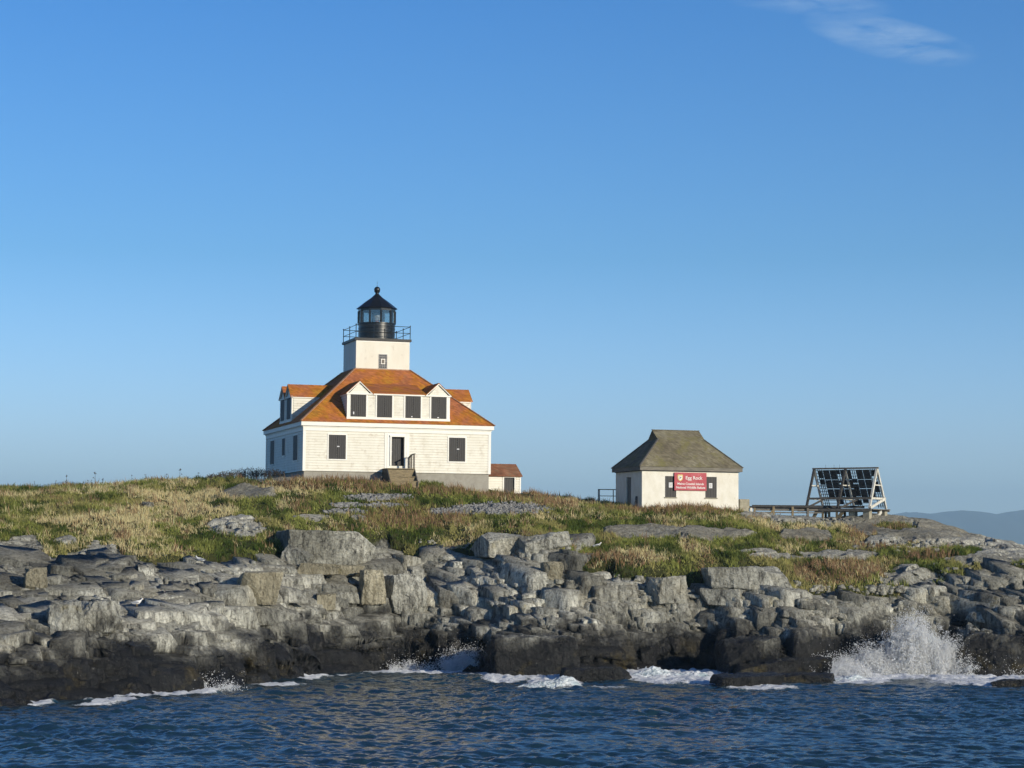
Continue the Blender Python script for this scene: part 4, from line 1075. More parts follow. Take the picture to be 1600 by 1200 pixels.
# pipe railing and concrete block beside the hut
rg = thing('railing', 'thin dark pipe railing standing left of the hut against the sky', 'railing', (5.7, 134, 0), .05)
s = MB(); s.tube((0, 0, 10.10), (1.9, 0, 10.10), .028, 6); s.tube((0, 0, 9.68), (1.9, 0, 9.68), .022, 6); s.tube((0, 0, 10.10), (.2, 1.3, 10.10), .028, 6); s.build('rail', M['pipe'], rg)
for x, y in ((0, 0), (.19, 1.3), (.98, 0), (1.9, 0)):
    s = MB(); s.tube((x, y, 8.6), (x, y, 10.12), .03, 6); s.build('post', M['pipe'], rg)
bk = MB(); bk.box(0, .72, 0, .9, 8.6, 9.56); o_ = bk.build('concrete_block', M['concrete'], bevel=.03); o_.location = (15.0, 134.6, 0); o_.rotation_euler = (0, 0, UPH)
tag(o_, 'low tan concrete block showing just past the right corner of the hut', 'concrete block')

# ------------------------------------------------------------------ solar rack on its timber platform
RPH = -.592
rk = thing('solar_rack', 'white timber A-frame rack of dark solar panels at the right end of the ridge', 'solar rack', (19.46, 135.57, 0), RPH)
Lr, Br = 4.62, 2.66; zb = 9.02; za = 11.62
AB = 1.22
def fr(x, mat, wide=.17):
    s = MB(); s.beam((x, 0, zb), (x, AB, za), .12, wide, (1, 0, 0)); s.beam((x, Br, zb), (x, AB, za), .12, wide, (1, 0, 0))
    return s
for i, x in enumerate((.06, Lr * .50, Lr - .06)):
    s = MB(); s.beam((x, 0, zb), (x, AB, za), .15, .13, (1, 0, 0)); s.build('leg', M['paintwood' if i == 2 else 'darkwood'], rk)  # left and middle front legs take the dark timber as painted shade
    s = MB(); s.beam((x, Br, zb), (x, AB, za - .02), .15, .13, (1, 0, 0)); s.build('leg', M['paintwood'], rk)
    f_ = .245; s = MB(); s.beam((x, AB * f_, zb + (za - zb) * f_), (x, Br - (Br - AB) * f_, zb + (za - zb) * f_), .06, .13); s.build('cross_brace', M['paintwood'], rk)
    f_ = .58; s = MB(); s.beam((x + .05, AB * f_, zb + (za - zb) * f_), (x + .05, Br - (Br - AB) * f_, zb + (za - zb) * f_), .04, .07); s.build('cross_brace', M['paintwood'], rk)
s = MB(); s.beam((Lr + .03, -.02, zb + .02), (Lr + .03, Br - .3, zb + .66), .07, .17); s.build('diagonal_brace', M['paintwood'], rk)
s = MB(); s.beam((-.05, AB, za + .04), (Lr + .05, AB, za + .04), .16, .10); s.build('ridge_beam', M['greywood'], rk)
s = MB(); s.beam((0, AB * .245 - .08, zb + .63), (Lr, AB * .245 - .08, zb + .63), .07, .14); s.build('long_beam', M['greywood'], rk)
s = MB(); s.beam((0, AB * .56 - .06, zb + 1.42), (Lr, AB * .56 - .06, zb + 1.42), .02, .03); s.build('wire_rail', M['pipe'], rk)
s = MB(); s.beam((.1, .05, zb + .03), (1.25, .25, zb + .60), .06, .12); s.build('diagonal_brace', M['greywood'], rk)
s = MB(); s.beam((Lr * .55, .05, zb + .03), (Lr * .8, .25, zb + .60), .06, .12); s.build('diagonal_brace', M['greywood'], rk)
def onslope(x, t, off=0):       # t from ridge down
    d = Vector((0, Br - AB, zb - za)); n = Vector((0, (za - zb), (Br - AB))).normalized()
    p = Vector((x, AB, za)) + d * t + n * off; return tuple(p)
for x in (.28, .42, .55, 1.62, 1.78, 2.10, 2.62, 2.76, 2.90, 4.05, 4.22, 4.36):
    s = MB(); s.beam(onslope(x, .02, .02), onslope(x, .98, .02), .035, .05); s.build('rail', M['panel'], rk)
for i in range(13):
    s = MB(); s.beam(onslope(.05, .04 + i * .075, .045), onslope(Lr - .05, .04 + i * .075, .045), .028, .035); s.build('rail', M['panel'], rk)
PN = [(a_, b_, c_ + .0, d_) for (a_, b_) in ((.62, 1.06), (1.10, 1.54), (1.86, 2.18), (2.22, 2.58), (2.98, 3.44), (3.48, 3.96)) for (c_, d_) in ((.04, .27), (.29, .50), (.52, .72))]
PN += [(.22, .58, .28, .40), (1.58, 1.82, .30, .36), (2.62, 2.94, .28, .36), (4.06, 4.40, .06, .20), (4.06, 4.38, .34, .60), (2.30, 2.9, .80, .92), (1.58, 1.82, .04, .14)]
PN += [(1.58, 1.82, .40, .70), (2.60, 2.95, .40, .70), (.24, .58, .06, .24), (1.1, 1.54, .76, .90), (3.0, 3.4, .76, .86)]
for (x0, x1, t0_, t1_) in PN:
    s = MB(); s.hexa([onslope(x0, t1_, .07), onslope(x1, t1_, .07), onslope(x1, t0_, .07), onslope(x0, t0_, .07)], [onslope(x0, t1_, .11), onslope(x1, t1_, .11), onslope(x1, t0_, .11), onslope(x0, t0_, .11)]); s.build('solar_panel', M['panel'], rk)
for x in (.9, 1.5, 1.9): 
    s = MB(); s.tube((x, AB, za + .05), (x, AB, za + .30), .008, 4); s.build('bird_spike', M['pipe'], rk)
pf = thing('timber_platform', 'low dark timber platform on piers carrying the solar rack above the bare rock', 'platform', (19.46, 135.57, 0), RPH)
s = MB(); s.box(-.5, Lr + .12, -.20, -.08, 8.80, 8.98); s.box(-.5, Lr + .12, Br + .05, Br + .17, 8.80, 8.98)
for i in range(16): s.box(-.45 + i * .34, -.45 + i * .34 + .2, -.05, Br + .03, 8.90, 8.96)
s.build('deck', M['greywood'], pf)
for (x, y) in ((Lr - .25, .1), (Lr - .15, Br - .3), (Lr - 1.3, .2)):
    s = MB(); s.box(x - .22, x + .22, y - .22, y + .22, 7.8, 8.82); s.build('pier', M['concrete'], pf)
for (x, y) in ((.2, -.1), (1.3, -.1), (2.3, -.1), (.9, 1.2), (2.1, 1.6), (Lr, 1.3), (1.6, Br), (3.3, Br)):
    s = MB(); s.box(x - .06, x + .06, y - .06, y + .06, 7.8, 8.80); s.build('post', M['wood'], pf)
for (xa, xb) in ((2.2, 2.75), (.5, .85)):
    s = MB(); s.beam((xa, -.1, 8.1), (xb, -.1, 8.80), .10, .22); s.build('brace', M['wood'], pf)
s = MB(); s.beam((Lr + .05, .5, 8.15), (Lr + .05, 1.6, 8.82), .10, .2); s.build('brace', M['paintwood'], pf)

bw = thing('boardwalk', 'long dark timber walkway on short posts running from the hut to the solar rack', 'boardwalk', (15.9, 135.2, 0), 0)
s = MB(); s.box(0, 7.4, 0, .12, 9.04, 9.20); s.box(-.1, 6.0, 1.0, 1.12, 8.98, 9.14)
for i in range(36): s.box(.02 + i * .2, .02 + i * .2 + .16, .125, 1.0, 9.06, 9.10)
s.build('deck', M['darkwood'], bw)
s = MB(); s.box(.1, 5.6, -.35, -.28, 8.82, 8.95); s.box(.1, 5.0, -.45, -.40, 8.66, 8.74); s.build('side_rail', M['greywood'], bw)
for x, m_, zt_ in ((-.12, 'paintwood', 9.0), (.10, 'wood', 9.0), (1.35, 'wood', 9.1), (2.6, 'wood', 9.1), (3.6, 'greywood', 9.0), (5.0, 'wood', 9.0)):
    s = MB(); s.box(x - .07, x + .07, -.5, -.36, 7.9, zt_); s.build('post', M[m_], bw)
s = MB(); s.beam((1.1, -.45, 8.55), (1.4, -.45, 9.0), .08, .12); s.build('brace', M['wood'], bw)
# ------------------------------------------------------------------ boulders and blocks one can tell apart
def stone(name, w, d, h, seed, cuts=6, rough=.05, res=22, lean=0, mat='rock', boxy=.82):
    rng = random.Random(seed)
    planes = []
    for s in (-1, 1):
        for ax in range(3):
            n = Vector((0, 0, 0)); n[ax] = s; n += Vector([rng.uniform(-.16, .16) for _ in range(3)]); n.normalize(); planes.append((n, 1.0))
    for _ in range(cuts):
        n = Vector([rng.uniform(-1, 1) for _ in range(3)]).normalized(); planes.append((n, rng.uniform(boxy + .12, boxy + .42)))
    V = []; idx = {}; Fs = []
    def key(p): return (round(p[0], 5), round(p[1], 5), round(p[2], 5))
    for ax in range(3):
        for s in (-1, 1):
            g = [[None] * (res + 1) for _ in range(res + 1)]
            for i in range(res + 1):
                for j in range(res + 1):
                    p = [0, 0, 0]; p[ax] = s; p[(ax + 1) % 3] = -1 + 2 * i / res; p[(ax + 2) % 3] = -1 + 2 * j / res
                    kk = key(p)
                    if kk not in idx: idx[kk] = len(V); V.append(p)
                    g[i][j] = idx[kk]
            for i in range(res):
                for j in range(res):
                    q = (g[i][j], g[i + 1][j], g[i + 1][j + 1], g[i][j + 1]); Fs.append(q if s > 0 else q[::-1])
    D = np.array(V); D /= np.linalg.norm(D, axis=1)[:, None]
    R = np.full(len(D), 9.)
    for n, dd in planes:
        c = D @ np.array(n); R = np.where(c > 1e-3, np.minimum(R, dd / np.maximum(c, 1e-3)), R)
    X = D * R[:, None]
    X = X * (np.array([w, d, h]) / 2)
    q = X * 1.0
    nn = (fbm(q[:, 0] * 2.2 + seed + q[:, 2] * 1.7, q[:, 1] * 2.2 + q[:, 2] * 1.1, seed, 4) - .5)
    n2 = (fbm(q[:, 0] * 9 + q[:, 2] * 6, q[:, 1] * 9 - q[:, 2] * 7, seed + 5, 3) - .5)
    X = X + D * (nn * rough * 3.0 + n2 * rough * .9)[:, None]
    X[:, 2] += h / 2
    return newmesh(name, X, Fs, M[mat])
def place(u, v, wpx, hpx, dep, rz, seed, label, cat='rock', name='boulder', sink=.2, cuts=6, rough=.05, mat='rock', group=None, boxy=.82, tilt=(0, 0), res=22):
    x, y, z = see(u, v)
    sc = y / F
    w, h = wpx * sc, hpx * sc
    me = stone(name, w, dep, h * (1 + sink), seed, cuts, rough, mat=mat, boxy=boxy, res=res)
    o = link(name, me, None, (x, y + dep * .40, z - h * sink * .9), (tilt[0], tilt[1], rz))
    return tag(o, label, cat, group)
place(496, 872, 128, 40, 3.4, .35, 3, 'big flat-topped dark grey boulder at the turf edge in front of the lighthouse', sink=.25, cuts=4, rough=.06, tilt=(.0, .06))
place(458, 879, 42, 22, .9, -.2, 8, 'pale wedge of rock leaning under the left side of the big flat-topped boulder', cuts=5, tilt=(0, .5))
place(541, 898, 50, 15, 1.1, .1, 13, 'pale yellowish lens-shaped slab lying below the big flat-topped boulder', 'rock', 'rock_slab', cuts=5, rough=.03, mat='tanrock')
place(497, 896, 64, 15, 1.2, .2, 17, 'thin buff slab left of the pale lens-shaped slab', 'rock', 'rock_slab', cuts=4, rough=.03, mat='tanrock')
place(508, 950, 30, 22, .8, .25, 21, 'small buff cube-shaped block alone on the middle ledge', 'rock', 'rock_block', cuts=1, rough=.02, mat='tanrock')
place(579, 938, 36, 46, 1.3, .5, 23, 'tall tan upright block beside the black hollow under the boulder ledge', 'rock', 'rock_block', cuts=4, rough=.06, mat='tanrock')
place(630, 946, 62, 46, 1.8, .45, 29, 'squarish grey block with a dark left face right of the tall tan block', 'rock', 'rock_block', cuts=5, rough=.07)
place(790, 866, 92, 30, 2.4, .35, 31, 'dark boulder with a split front at the turf edge midway between house and hut')
place(850, 858, 84, 22, 2.2, .2, 37, 'smooth dark slab leaning beside the split boulder', 'rock', 'rock_slab', cuts=9, rough=.09, tilt=(.05, -.12))
place(864, 905, 30, 26, 1.0, .3, 39, 'small tan block lodged below the leaning dark slab', 'rock', 'rock_block', cuts=5, mat='tanrock', rough=.06)
place(1040, 938, 56, 34, 1.7, .4, 41, 'squared block with a black shadow on its left on the upper right ledge', 'rock', 'rock_block', cuts=5, rough=.06)
place(1168, 920, 124, 32, 2.6, .15, 43, 'broad pale grey block forming the turf edge under the hut', 'rock', 'rock_block', cuts=6, rough=.08)
place(1130, 942, 66, 24, 1.6, -.2, 47, 'low slanted block lying in front of the broad pale block', cuts=5)
place(96, 984, 52, 42, 1.6, .45, 53, 'pair-edge block with dark cleft, left one of two big cubes on the far left ledge', 'rock', 'rock_block', cuts=5, rough=.07)
place(148, 984, 58, 42, 1.8, .5, 59, 'pale cube-shaped block, right one of two big cubes on the far left ledge', 'rock', 'rock_block', cuts=5, rough=.07)
place(52, 922, 34, 34, 1.2, .3, 61, 'yellow-stained upright block near the left edge just below the turf', 'rock', 'rock_block', cuts=5, mat='tanrock', rough=.06)
place(400, 935, 62, 40, 1.8, .4, 67, 'tan-faced block beside a dark notch below the left turf', 'rock', 'rock_block', cuts=3, mat='tanrock', rough=.04)
place(1036, 1026, 26, 24, .8, 0, 71, 'round pale boulder in the cove by the breaking water', cuts=14, rough=.02, boxy=.6)
place(1056, 1018, 18, 22, .6, .3, 73, 'small whitish stone beside the round pale boulder', cuts=10, rough=.02, boxy=.65, mat='tanrock')
place(1072, 1026, 26, 16, .7, .6, 79, 'flat grey stone right of the round pale boulder', cuts=8, boxy=.7)
place(1016, 1034, 30, 24, .9, .2, 83, 'dark wet boulder below the round pale boulder', cuts=8, boxy=.7)
def placez(u, v, wpx, hpx, dep, rz, seed, label, **k):
    a = dict(cuts=6, rough=.07, name='boulder', tilt=(0, 0), mat='rock', res=26); a.update(k)
    lo, hi = 60., 160.
    for _ in range(40):
        m = (lo + hi) / 2
        if at(u, v, m)[2] > 0: lo = m
        else: hi = m
    Y = lo; x = at(u, v, Y)[0]; sc = Y / F
    me = stone(a['name'], wpx * sc, dep, hpx * sc * 1.7, seed, a['cuts'], a['rough'], mat=a['mat'], res=a['res'])
    return tag(link(a['name'], me, None, (x, Y + dep * .5, -hpx * sc * .7), (a['tilt'][0], a['tilt'][1], rz)), label, 'rock')
placez(928, 1064, 104, 19, 1.6, -.1, 101, 'low black wave-washed rock with foam on both sides in the middle of the surf', tilt=(0, -.08))
placez(1165, 1073, 95, 17, 1.5, .25, 103, 'ragged left piece of the black reef lying furthest out in the surf', tilt=(0, .02), name='reef_rock')
placez(1252, 1067, 110, 12, 1.5, -.12, 105, 'low right end piece of the black reef, next to the pouring white wash', name='reef_rock', tilt=(.05, -.05), rough=.1)
placez(1225, 1058, 150, 26, 2.2, .15, 107, 'long low black ledge just behind the flat reef', name='reef_rock', rough=.12)
placez(832, 1057, 140, 60, 3.4, .2, 109, 'big rounded black boulder standing in the surf right of the small splash', rough=.12)
placez(1560, 1056, 120, 60, 3.2, .2, 113, 'dark wet boulder at the far right beyond the big splash', rough=.12)
placez(1585, 1072, 60, 8, 1.2, 0, 127, 'black rock barely awash at the far right edge')
placez(1170, 1055, 80, 56, 2.2, .3, 131, 'dark overhanging block above the long low ledge', rough=.09)

# loose angular rubble on the ledges (nobody could count it)
rng = np.random.default_rng(12)
CUBE = np.array([(-1, -1, -1), (1, -1, -1), (1, 1, -1), (-1, 1, -1), (-1, -1, 1), (1, -1, 1), (1, 1, 1), (-1, 1, 1)], float)
CF = np.array([(0, 3, 2, 1), (4, 5, 6, 7), (0, 1, 5, 4), (1, 2, 6, 5), (2, 3, 7, 6), (3, 0, 4, 7)])
def scatter_blocks(name, X, Y, S, mat, flat=.6, sink=.3):
    n = len(X); Z, _ = hz(X, Y)
    V = np.repeat(CUBE[None], n, 0) + rng.uniform(-.35, .35, (n, 8, 3))
    V[:, 4:, :2] *= rng.uniform(.5, .95, (n, 1, 1))
    V *= np.stack([S * rng.uniform(.6, 1.3, n), S * rng.uniform(.6, 1.2, n), S * flat * rng.uniform(.5, 1.3, n)], 1)[:, None]
    t = rng.uniform(0, 6.28, n); e = rng.uniform(-.35, .35, n); c, s = np.cos(t), np.sin(t)
    x, y, z = V[..., 0], V[..., 1], V[..., 2]
    z2 = z + x * e[:, None]
    x2 = x * c[:, None] - y * s[:, None]; y2 = x * s[:, None] + y * c[:, None]
    P = np.stack([x2 + X[:, None], y2 + Y[:, None], z2 + (Z + S * flat * (1 - sink) * .6)[:, None]], 2).reshape(-1, 3)
    Fs = (CF[None] + (np.arange(n) * 8)[:, None, None]).reshape(-1, 4)
    return link(name, newmesh(name, P, Fs, mat))
n = 5200
X = rng.uniform(-30, 31, n); Y = D0_of(X, 100 + 0 * X); Y = D0_of(X, Y); D2v = D2_of(X, Y + 6)
Y = Y + 1.5 + (D2v - Y - 1.0) * rng.uniform(0, 1, n) ** .85
keep = fbm(X * .35, Y * .5, 201, 3) > .50
X, Y = X[keep], Y[keep]
S = .05 + .16 * rng.uniform(0, 1, len(X)) ** 3.5
tag(scatter_blocks('rock_rubble', X, Y, S, M['rock']), 'angular grey rubble strewn over the ledges', 'rubble', kind='stuff')
def ell(n, lst):
    us, vs = [], []
    for (cu, cv, ru, rv) in lst:
        m = int(n * ru * rv / sum(a[2] * a[3] for a in lst)); t = rng.uniform(0, 6.28, m); r = np.sqrt(rng.uniform(0, 1, m)) * rng.uniform(.6, 1, m)
        us.append(cu + ru * r * np.cos(t)); vs.append(cv + rv * r * np.sin(t))
    return np.concatenate(us), np.concatenate(vs)
GRAVEL = [(785, 795, 88, 11), (700, 800, 40, 6), (590, 778, 62, 6), (545, 790, 34, 5), (600, 790, 40, 4), (540, 800, 40, 5)]
us, vs = ell(3000, GRAVEL)
pt = [see(u, v, 112, 134) for u, v in zip(us, vs)]
X = np.array([p[0] for p in pt]); Y = np.array([p[1] for p in pt])
tag(scatter_blocks('gravel', X, Y, .035 + .075 * rng.uniform(0, 1, len(X)) ** 2, M['gravel'], .6, .1), 'blue-grey gravel and cobbles in the turf below the house', 'gravel', kind='stuff')
us, vs = ell(260, [(1430, 855, 120, 10), (1240, 930, 60, 8), (1380, 925, 90, 6), (880, 860, 30, 10), (1200, 815, 40, 3), (1300, 815, 60, 4), (560, 812, 20, 4), (370, 826, 50, 12)])
pt = [see(u, v, 100, 140) for u, v in zip(us, vs)]
tag(scatter_blocks('loose_stones', np.array([p[0] for p in pt]), np.array([p[1] for p in pt]), .08 + .2 * rng.uniform(0, 1, len(pt)) ** 2, M['rock'], .6, .3), 'loose grey stones along the foot of the outcrops', 'stones', kind='stuff')

# ------------------------------------------------------------------ turf: many separate blades
def zone(U, V, lst):
    s = np.zeros_like(U)
    for (cu, cv, ru, rv) in lst: s = np.maximum(s, np.clip(1.3 - ((U - cu) / ru) ** 2 - ((V - cv) / rv) ** 2, 0, 1))
    return s
STRAW = [(220, 850, 60, 26), (250, 800, 140, 14), (300, 775, 130, 10), (150, 815, 130, 8), (60, 800, 60, 8), (230, 765, 90, 8), (130, 770, 60, 5), (480, 768, 90, 8), (450, 790, 30, 12), (1010, 870, 70, 14), (880, 812, 60, 6), (960, 808, 70, 6), (1100, 812, 160, 6), (1250, 822, 90, 6), (760, 845, 50, 4)]
BROWN = [(650, 812, 100, 17), (1310, 896, 84, 18), (955, 878, 62, 13), (1070, 800, 130, 7), (1210, 808, 60, 8), (800, 778, 80, 7), (520, 754, 80, 8), (590, 765, 60, 7), (700, 770, 60, 6), (1390, 838, 70, 14), (1370, 855, 40, 10), (860, 790, 40, 6), (470, 795, 20, 10), (190, 840, 14, 8), (480, 760, 60, 7), (1460, 872, 50, 8)]
GREEN = [(60, 840, 60, 14), (120, 800, 60, 6), (300, 850, 100, 20), (600, 832, 140, 12), (560, 770, 90, 8), (660, 778, 80, 6), (760, 838, 60, 10), (930, 850, 60, 18), (1000, 850, 80, 8), (1080, 882, 80, 10), (1230, 885, 60, 10), (1150, 825, 80, 6), (1480, 870, 60, 12), (1200, 850, 90, 8), (900, 830, 60, 8)]
def blades(name, X, Y, Hh, Wd, colr, lean, cols):
    n = len(X); Z, _ = hz(X, Y)
    t = rng.uniform(0, pi, n); dx, dy = np.cos(t) * Wd / 2, np.sin(t) * Wd / 2 * .4
    la = rng.normal(0, 1, n) * lean - .10; lb = rng.normal(0, 1, n) * lean * .6
    b0_ = np.stack([X - dx, Y - dy, Z - .04], 1); b1_ = np.stack([X + dx, Y + dy, Z - .04], 1)
    m0 = np.stack([X - dx * .8 + la * Hh * .35, Y - dy * .8 + lb * Hh * .35, Z + Hh * .55], 1); m1 = np.stack([X + dx * .8 + la * Hh * .35, Y + dy * .8 + lb * Hh * .35, Z + Hh * .55], 1)
    tp = np.stack([X + la * Hh, Y + lb * Hh, Z + Hh * np.sqrt(np.clip(1 - (la ** 2 + lb ** 2) * .5, .2, 1))], 1)
    P = np.stack([b0_, b1_, m1, m0, tp], 1).reshape(-1, 3)
    k_ = (np.arange(n) * 5)[:, None]
    me = bpy.data.meshes.new(name)
    quads = (k_ + np.array([[0, 1, 2, 3]])); tris = (k_ + np.array([[3, 2, 4]]))
    li = np.concatenate([quads.ravel(), tris.ravel()]).astype(np.int32)
    me.vertices.add(len(P)); me.vertices.foreach_set('co', P.astype(np.float32).ravel())
    me.loops.add(len(li)); me.loops.foreach_set('vertex_index', li)
    ls = np.concatenate([np.arange(n) * 4, n * 4 + np.arange(n) * 3]).astype(np.int32); lt_ = np.concatenate([np.full(n, 4), np.full(n, 3)]).astype(np.int32)
    me.polygons.add(2 * n); me.polygons.foreach_set('loop_start', ls); me.polygons.foreach_set('loop_total', lt_)
    me.update(calc_edges=True)
    C4 = np.concatenate([np.repeat(cols, 5, 0), np.ones((n * 5, 1))], 1)
    attr(me, 'tint', C4, 'FLOAT_COLOR')
    me.materials.append(M['blade'])
    return link(name, me)
k = NT('grass_blade'); q = k.n('ShaderNodeAttribute'); q.attribute_name = 'tint'
for n_ in [x for x in k.t.nodes if x.type == 'BSDF_PRINCIPLED']: k.t.nodes.remove(n_)
df = k.n('ShaderNodeBsdfDiffuse'); tl = k.n('ShaderNodeBsdfTranslucent'); ms = k.n('ShaderNodeMixShader'); ms.inputs[0].default_value = .25
k.l(q.outputs['Color'], df.inputs[0]); k.l(q.outputs['Color'], tl.inputs[0]); k.l(df.outputs[0], ms.inputs[1]); k.l(tl.outputs[0], ms.inputs[2]); k.l(ms.outputs[0], k.out.inputs[0])
M['blade'] = k.m
N0 = 900000
X = rng.uniform(-36, 36, N0); Y = 101 + 39 * rng.uniform(0, 1, N0) ** 1.05
Z, RM = hz(X, Y)
U, V = uv(X, Y, Z)
keep = (RM < .42) & (V > 730) & (U > -80) & (U < 1680) & (Y > D2_of(X, Y) - 3)
c_, s_2 = cos(HPH), sin(HPH)
la_, lb_ = (X - HX) * c_ + (Y - HY) * s_2, -(X - HX) * s_2 + (Y - HY) * c_
keep &= ~((la_ > -.15) & (la_ < 15.4) & (lb_ > -.1) & (lb_ < 12.1)) & ~((la_ > 4.9) & (la_ < 6.9) & (lb_ > -2.1) & (lb_ < 0))
c_, s_2 = cos(UPH), sin(UPH); la_, lb_ = (X - UX) * c_ + (Y - UY) * s_2, -(X - UX) * s_2 + (Y - UY) * c_
keep &= ~((la_ > -.1) & (la_ < 6.7) & (lb_ > -.08) & (lb_ < 4.8))
keep &= rng.uniform(0, 1, N0) > zone(U, V, GRAVEL) * 1.15
X, Y, Z, U, V = [a[keep] for a in (X, Y, Z, U, V)]
n1_ = fbm(X * .30, Y * .30, 301, 4); n2_ = fbm(X * 1.3, Y * 1.1, 305, 3); n3_ = fbm(X * 3.2, Y * 3.0, 309, 2); r_ = rng.uniform(0, 1, len(X))
ps = np.clip(zone(U, V, STRAW) * .75 + (n1_ - .5) * 2.2 + (n2_ - .5) * 2.2 - .35 * zone(U, V, GREEN) + .12, 0, 1)
pb = np.clip(zone(U, V, BROWN) * 1.15 + (n2_ - .5) * 1.5 + (n1_ - .55) - .04, 0, 1)
pb = np.where(zone(U, V, BROWN) > 0, pb, np.clip((n2_ - .62) * 4 + .03, 0, .7))
cls = np.where(r_ < pb * .50, 2, np.where((.5 + (rng.uniform(0, 1, len(X)) - .5) * .55) < .12 + ps * .66, 1, 0))
tuft = .45 + 1.2 * sstep(.3, .7, n3_)
nearhouse = sstep(120, 127, Y)
def sel(c): m = cls == c; return m, m.sum()
def vary(base, n, a=.25):
    b = np.array(base)[None] * (1 + rng.normal(0, a, (n, 1))); b += rng.normal(0, .006, (n, 3)); return np.clip(b, .004, .8)
m, n = sel(0)
g1 = vary((.25, .27, .075), n, .3); g2 = vary((.075, .105, .028), n, .3); g3 = vary((.42, .37, .15), n, .25)
w_ = sstep(.38, .62, fbm(X[m] * .8, Y[m] * .7, 320, 3))[:, None]; w3 = (sstep(.5, .7, fbm(X[m] * .5, Y[m] * .5, 330, 3)) * .7)[:, None]
tag(blades('grass', X[m], Y[m], (.07 + .12 * rng.uniform(0, 1, n)) * tuft[m] ** 1.6, .030 + .02 * rng.uniform(0, 1, n), None, .6, (g1 * w_ + g2 * (1 - w_)) * (1 - w3) + g3 * w3), 'green island grass in uneven tufts', 'grass', kind='stuff')
m, n = sel(1)
m &= rng.uniform(0, 1, len(X)) < .62; n = m.sum()
tag(blades('straw_grass', X[m], Y[m], (.11 + .17 * rng.uniform(0, 1, n)) * tuft[m], .022 + .014 * rng.uniform(0, 1, n), None, .42, vary((.68, .57, .31), n, .22)), 'tall bleached straw-coloured grass', 'grass', kind='stuff')
m, n = sel(2)
m &= rng.uniform(0, 1, len(X)) < .70; n = m.sum()
tag(blades('brown_weeds', X[m], Y[m], (.16 + .26 * rng.uniform(0, 1, n)) * tuft[m], .022 + .020 * rng.uniform(0, 1, n), None, .28, vary((.27, .175, .10), n, .35)), 'reddish brown dried weeds and dock stalks', 'weeds', kind='stuff')

# dry umbel stalks standing against the sky
M['stalk'] = simple('dry_stalk', (.075, .062, .05), (.035, .03, .025), 6, .9)
M['twig'] = simple('grey_twig', (.17, .155, .13), (.08, .075, .065), 6, .9)
def stalk_mesh(seed, h):
    rr = random.Random(seed); s = MB(); top = Vector((rr.uniform(-.1, .1), rr.uniform(-.1, .1), h)); s.tube((0, 0, 0), tuple(top), .014, 4, .008)
    for i in range(rr.randint(2, 4)):
        t = rr.uniform(.5, .95); p = top * t; q = p + Vector((rr.uniform(-.18, .18), rr.uniform(-.1, .1), rr.uniform(.08, .2))); s.tube(tuple(p), tuple(q), .008, 4)
        for _ in range(3): c = q + Vector((rr.uniform(-.03, .03), rr.uniform(-.03, .03), rr.uniform(-.02, .03))); s.lathe([(.01, c.z - .02), (.035, c.z), (.01, c.z + .02)], (c.x, c.y), 5)
    for _ in range(6): c = top + Vector((rr.uniform(-.06, .06), rr.uniform(-.05, .05), rr.uniform(-.02, .03))); s.lathe([(.01, c.z - .02), (.04, c.z), (.01, c.z + .02)], (c.x, c.y), 5)
    return newmesh('weed_stalk', s.v, s.f, M['stalk'])
SM = [stalk_mesh(i, .75 + .1 * i) for i in range(4)]
rr = random.Random(4)
for i, (u, lab) in enumerate([(13, 0), (54, 0), (86, 0), (104, 0), (130, 1), (136, 1), (143, 1), (149, 1), (159, 1), (252, 0), (262, 0), (280, 0), (292, 0), (308, 0), (228, 0), (205, 0), (328, 2), (334, 2), (341, 2), (438, 3), (424, 3)]):
    Y0 = 129.5 if lab < 2 else 127.5
    if lab == 3: Y0 = 125.0
    x = at(u, 760, Y0)[0]; z = hz(x, Y0)[0][0]
    o = link('weed_stalk', SM[i % 4], None, (x, Y0, z - .05), (0, 0, rr.uniform(0, 6)))
    k_ = rr.uniform(.55, .95) * (1.0 if lab != 3 else .9); o.scale = (k_, k_, k_)
    tag(o, ['dark dried flower stalk poking above the grass on the left skyline', 'dark dried stalk in the tight cluster near the far left skyline', 'dry stalk at the foot of the bare brush left of the house', 'thin dry stalk on the pale rock in front of the shaded house wall'][lab], 'dried stalk',
        ['dried stalks along the left skyline', 'cluster of dried stalks on the far left', 'dried stalks by the bare brush', 'dried stalks before the shaded wall'][lab])
# leafless brush behind the smooth rock
def brush(seed, w, h):
    rr = random.Random(seed); s = MB()
    for i in range(60):
        b = Vector((rr.uniform(-w / 2, w / 2), rr.uniform(-.3, .3), 0)); tp = b + Vector((rr.uniform(-.15, .15), rr.uniform(-.1, .1), h * rr.uniform(.55, 1) * (1 - .5 * abs(b.x) / w)))
        s.tube(tuple(b), tuple(tp), .011, 4, .005)
        for j in range(5):
            p = b.lerp(tp, rr.uniform(.4, 1)); q = p + Vector((rr.uniform(-.12, .12), rr.uniform(-.08, .08), rr.uniform(.02, .14))); s.tube(tuple(p), tuple(q), .006, 3)
            s.lathe([(.006, q.z - .016), (.022, q.z), (.006, q.z + .016)], (q.x, q.y), 4)
    return s
BR = [(352, .9, .45, 'lowest leafless bush at the left end of the row behind the pale rock'), (370, 1.0, .6, 'second leafless bush from the left behind the pale rock'), (388, 1.1, .7, 'tall leafless bush third in the row behind the pale rock'), (404, .9, .72, 'leafless bush nearest the house wall behind the pale rock'), (334, .6, .3, 'stunted leafless bush where the turf meets the pale rock')]
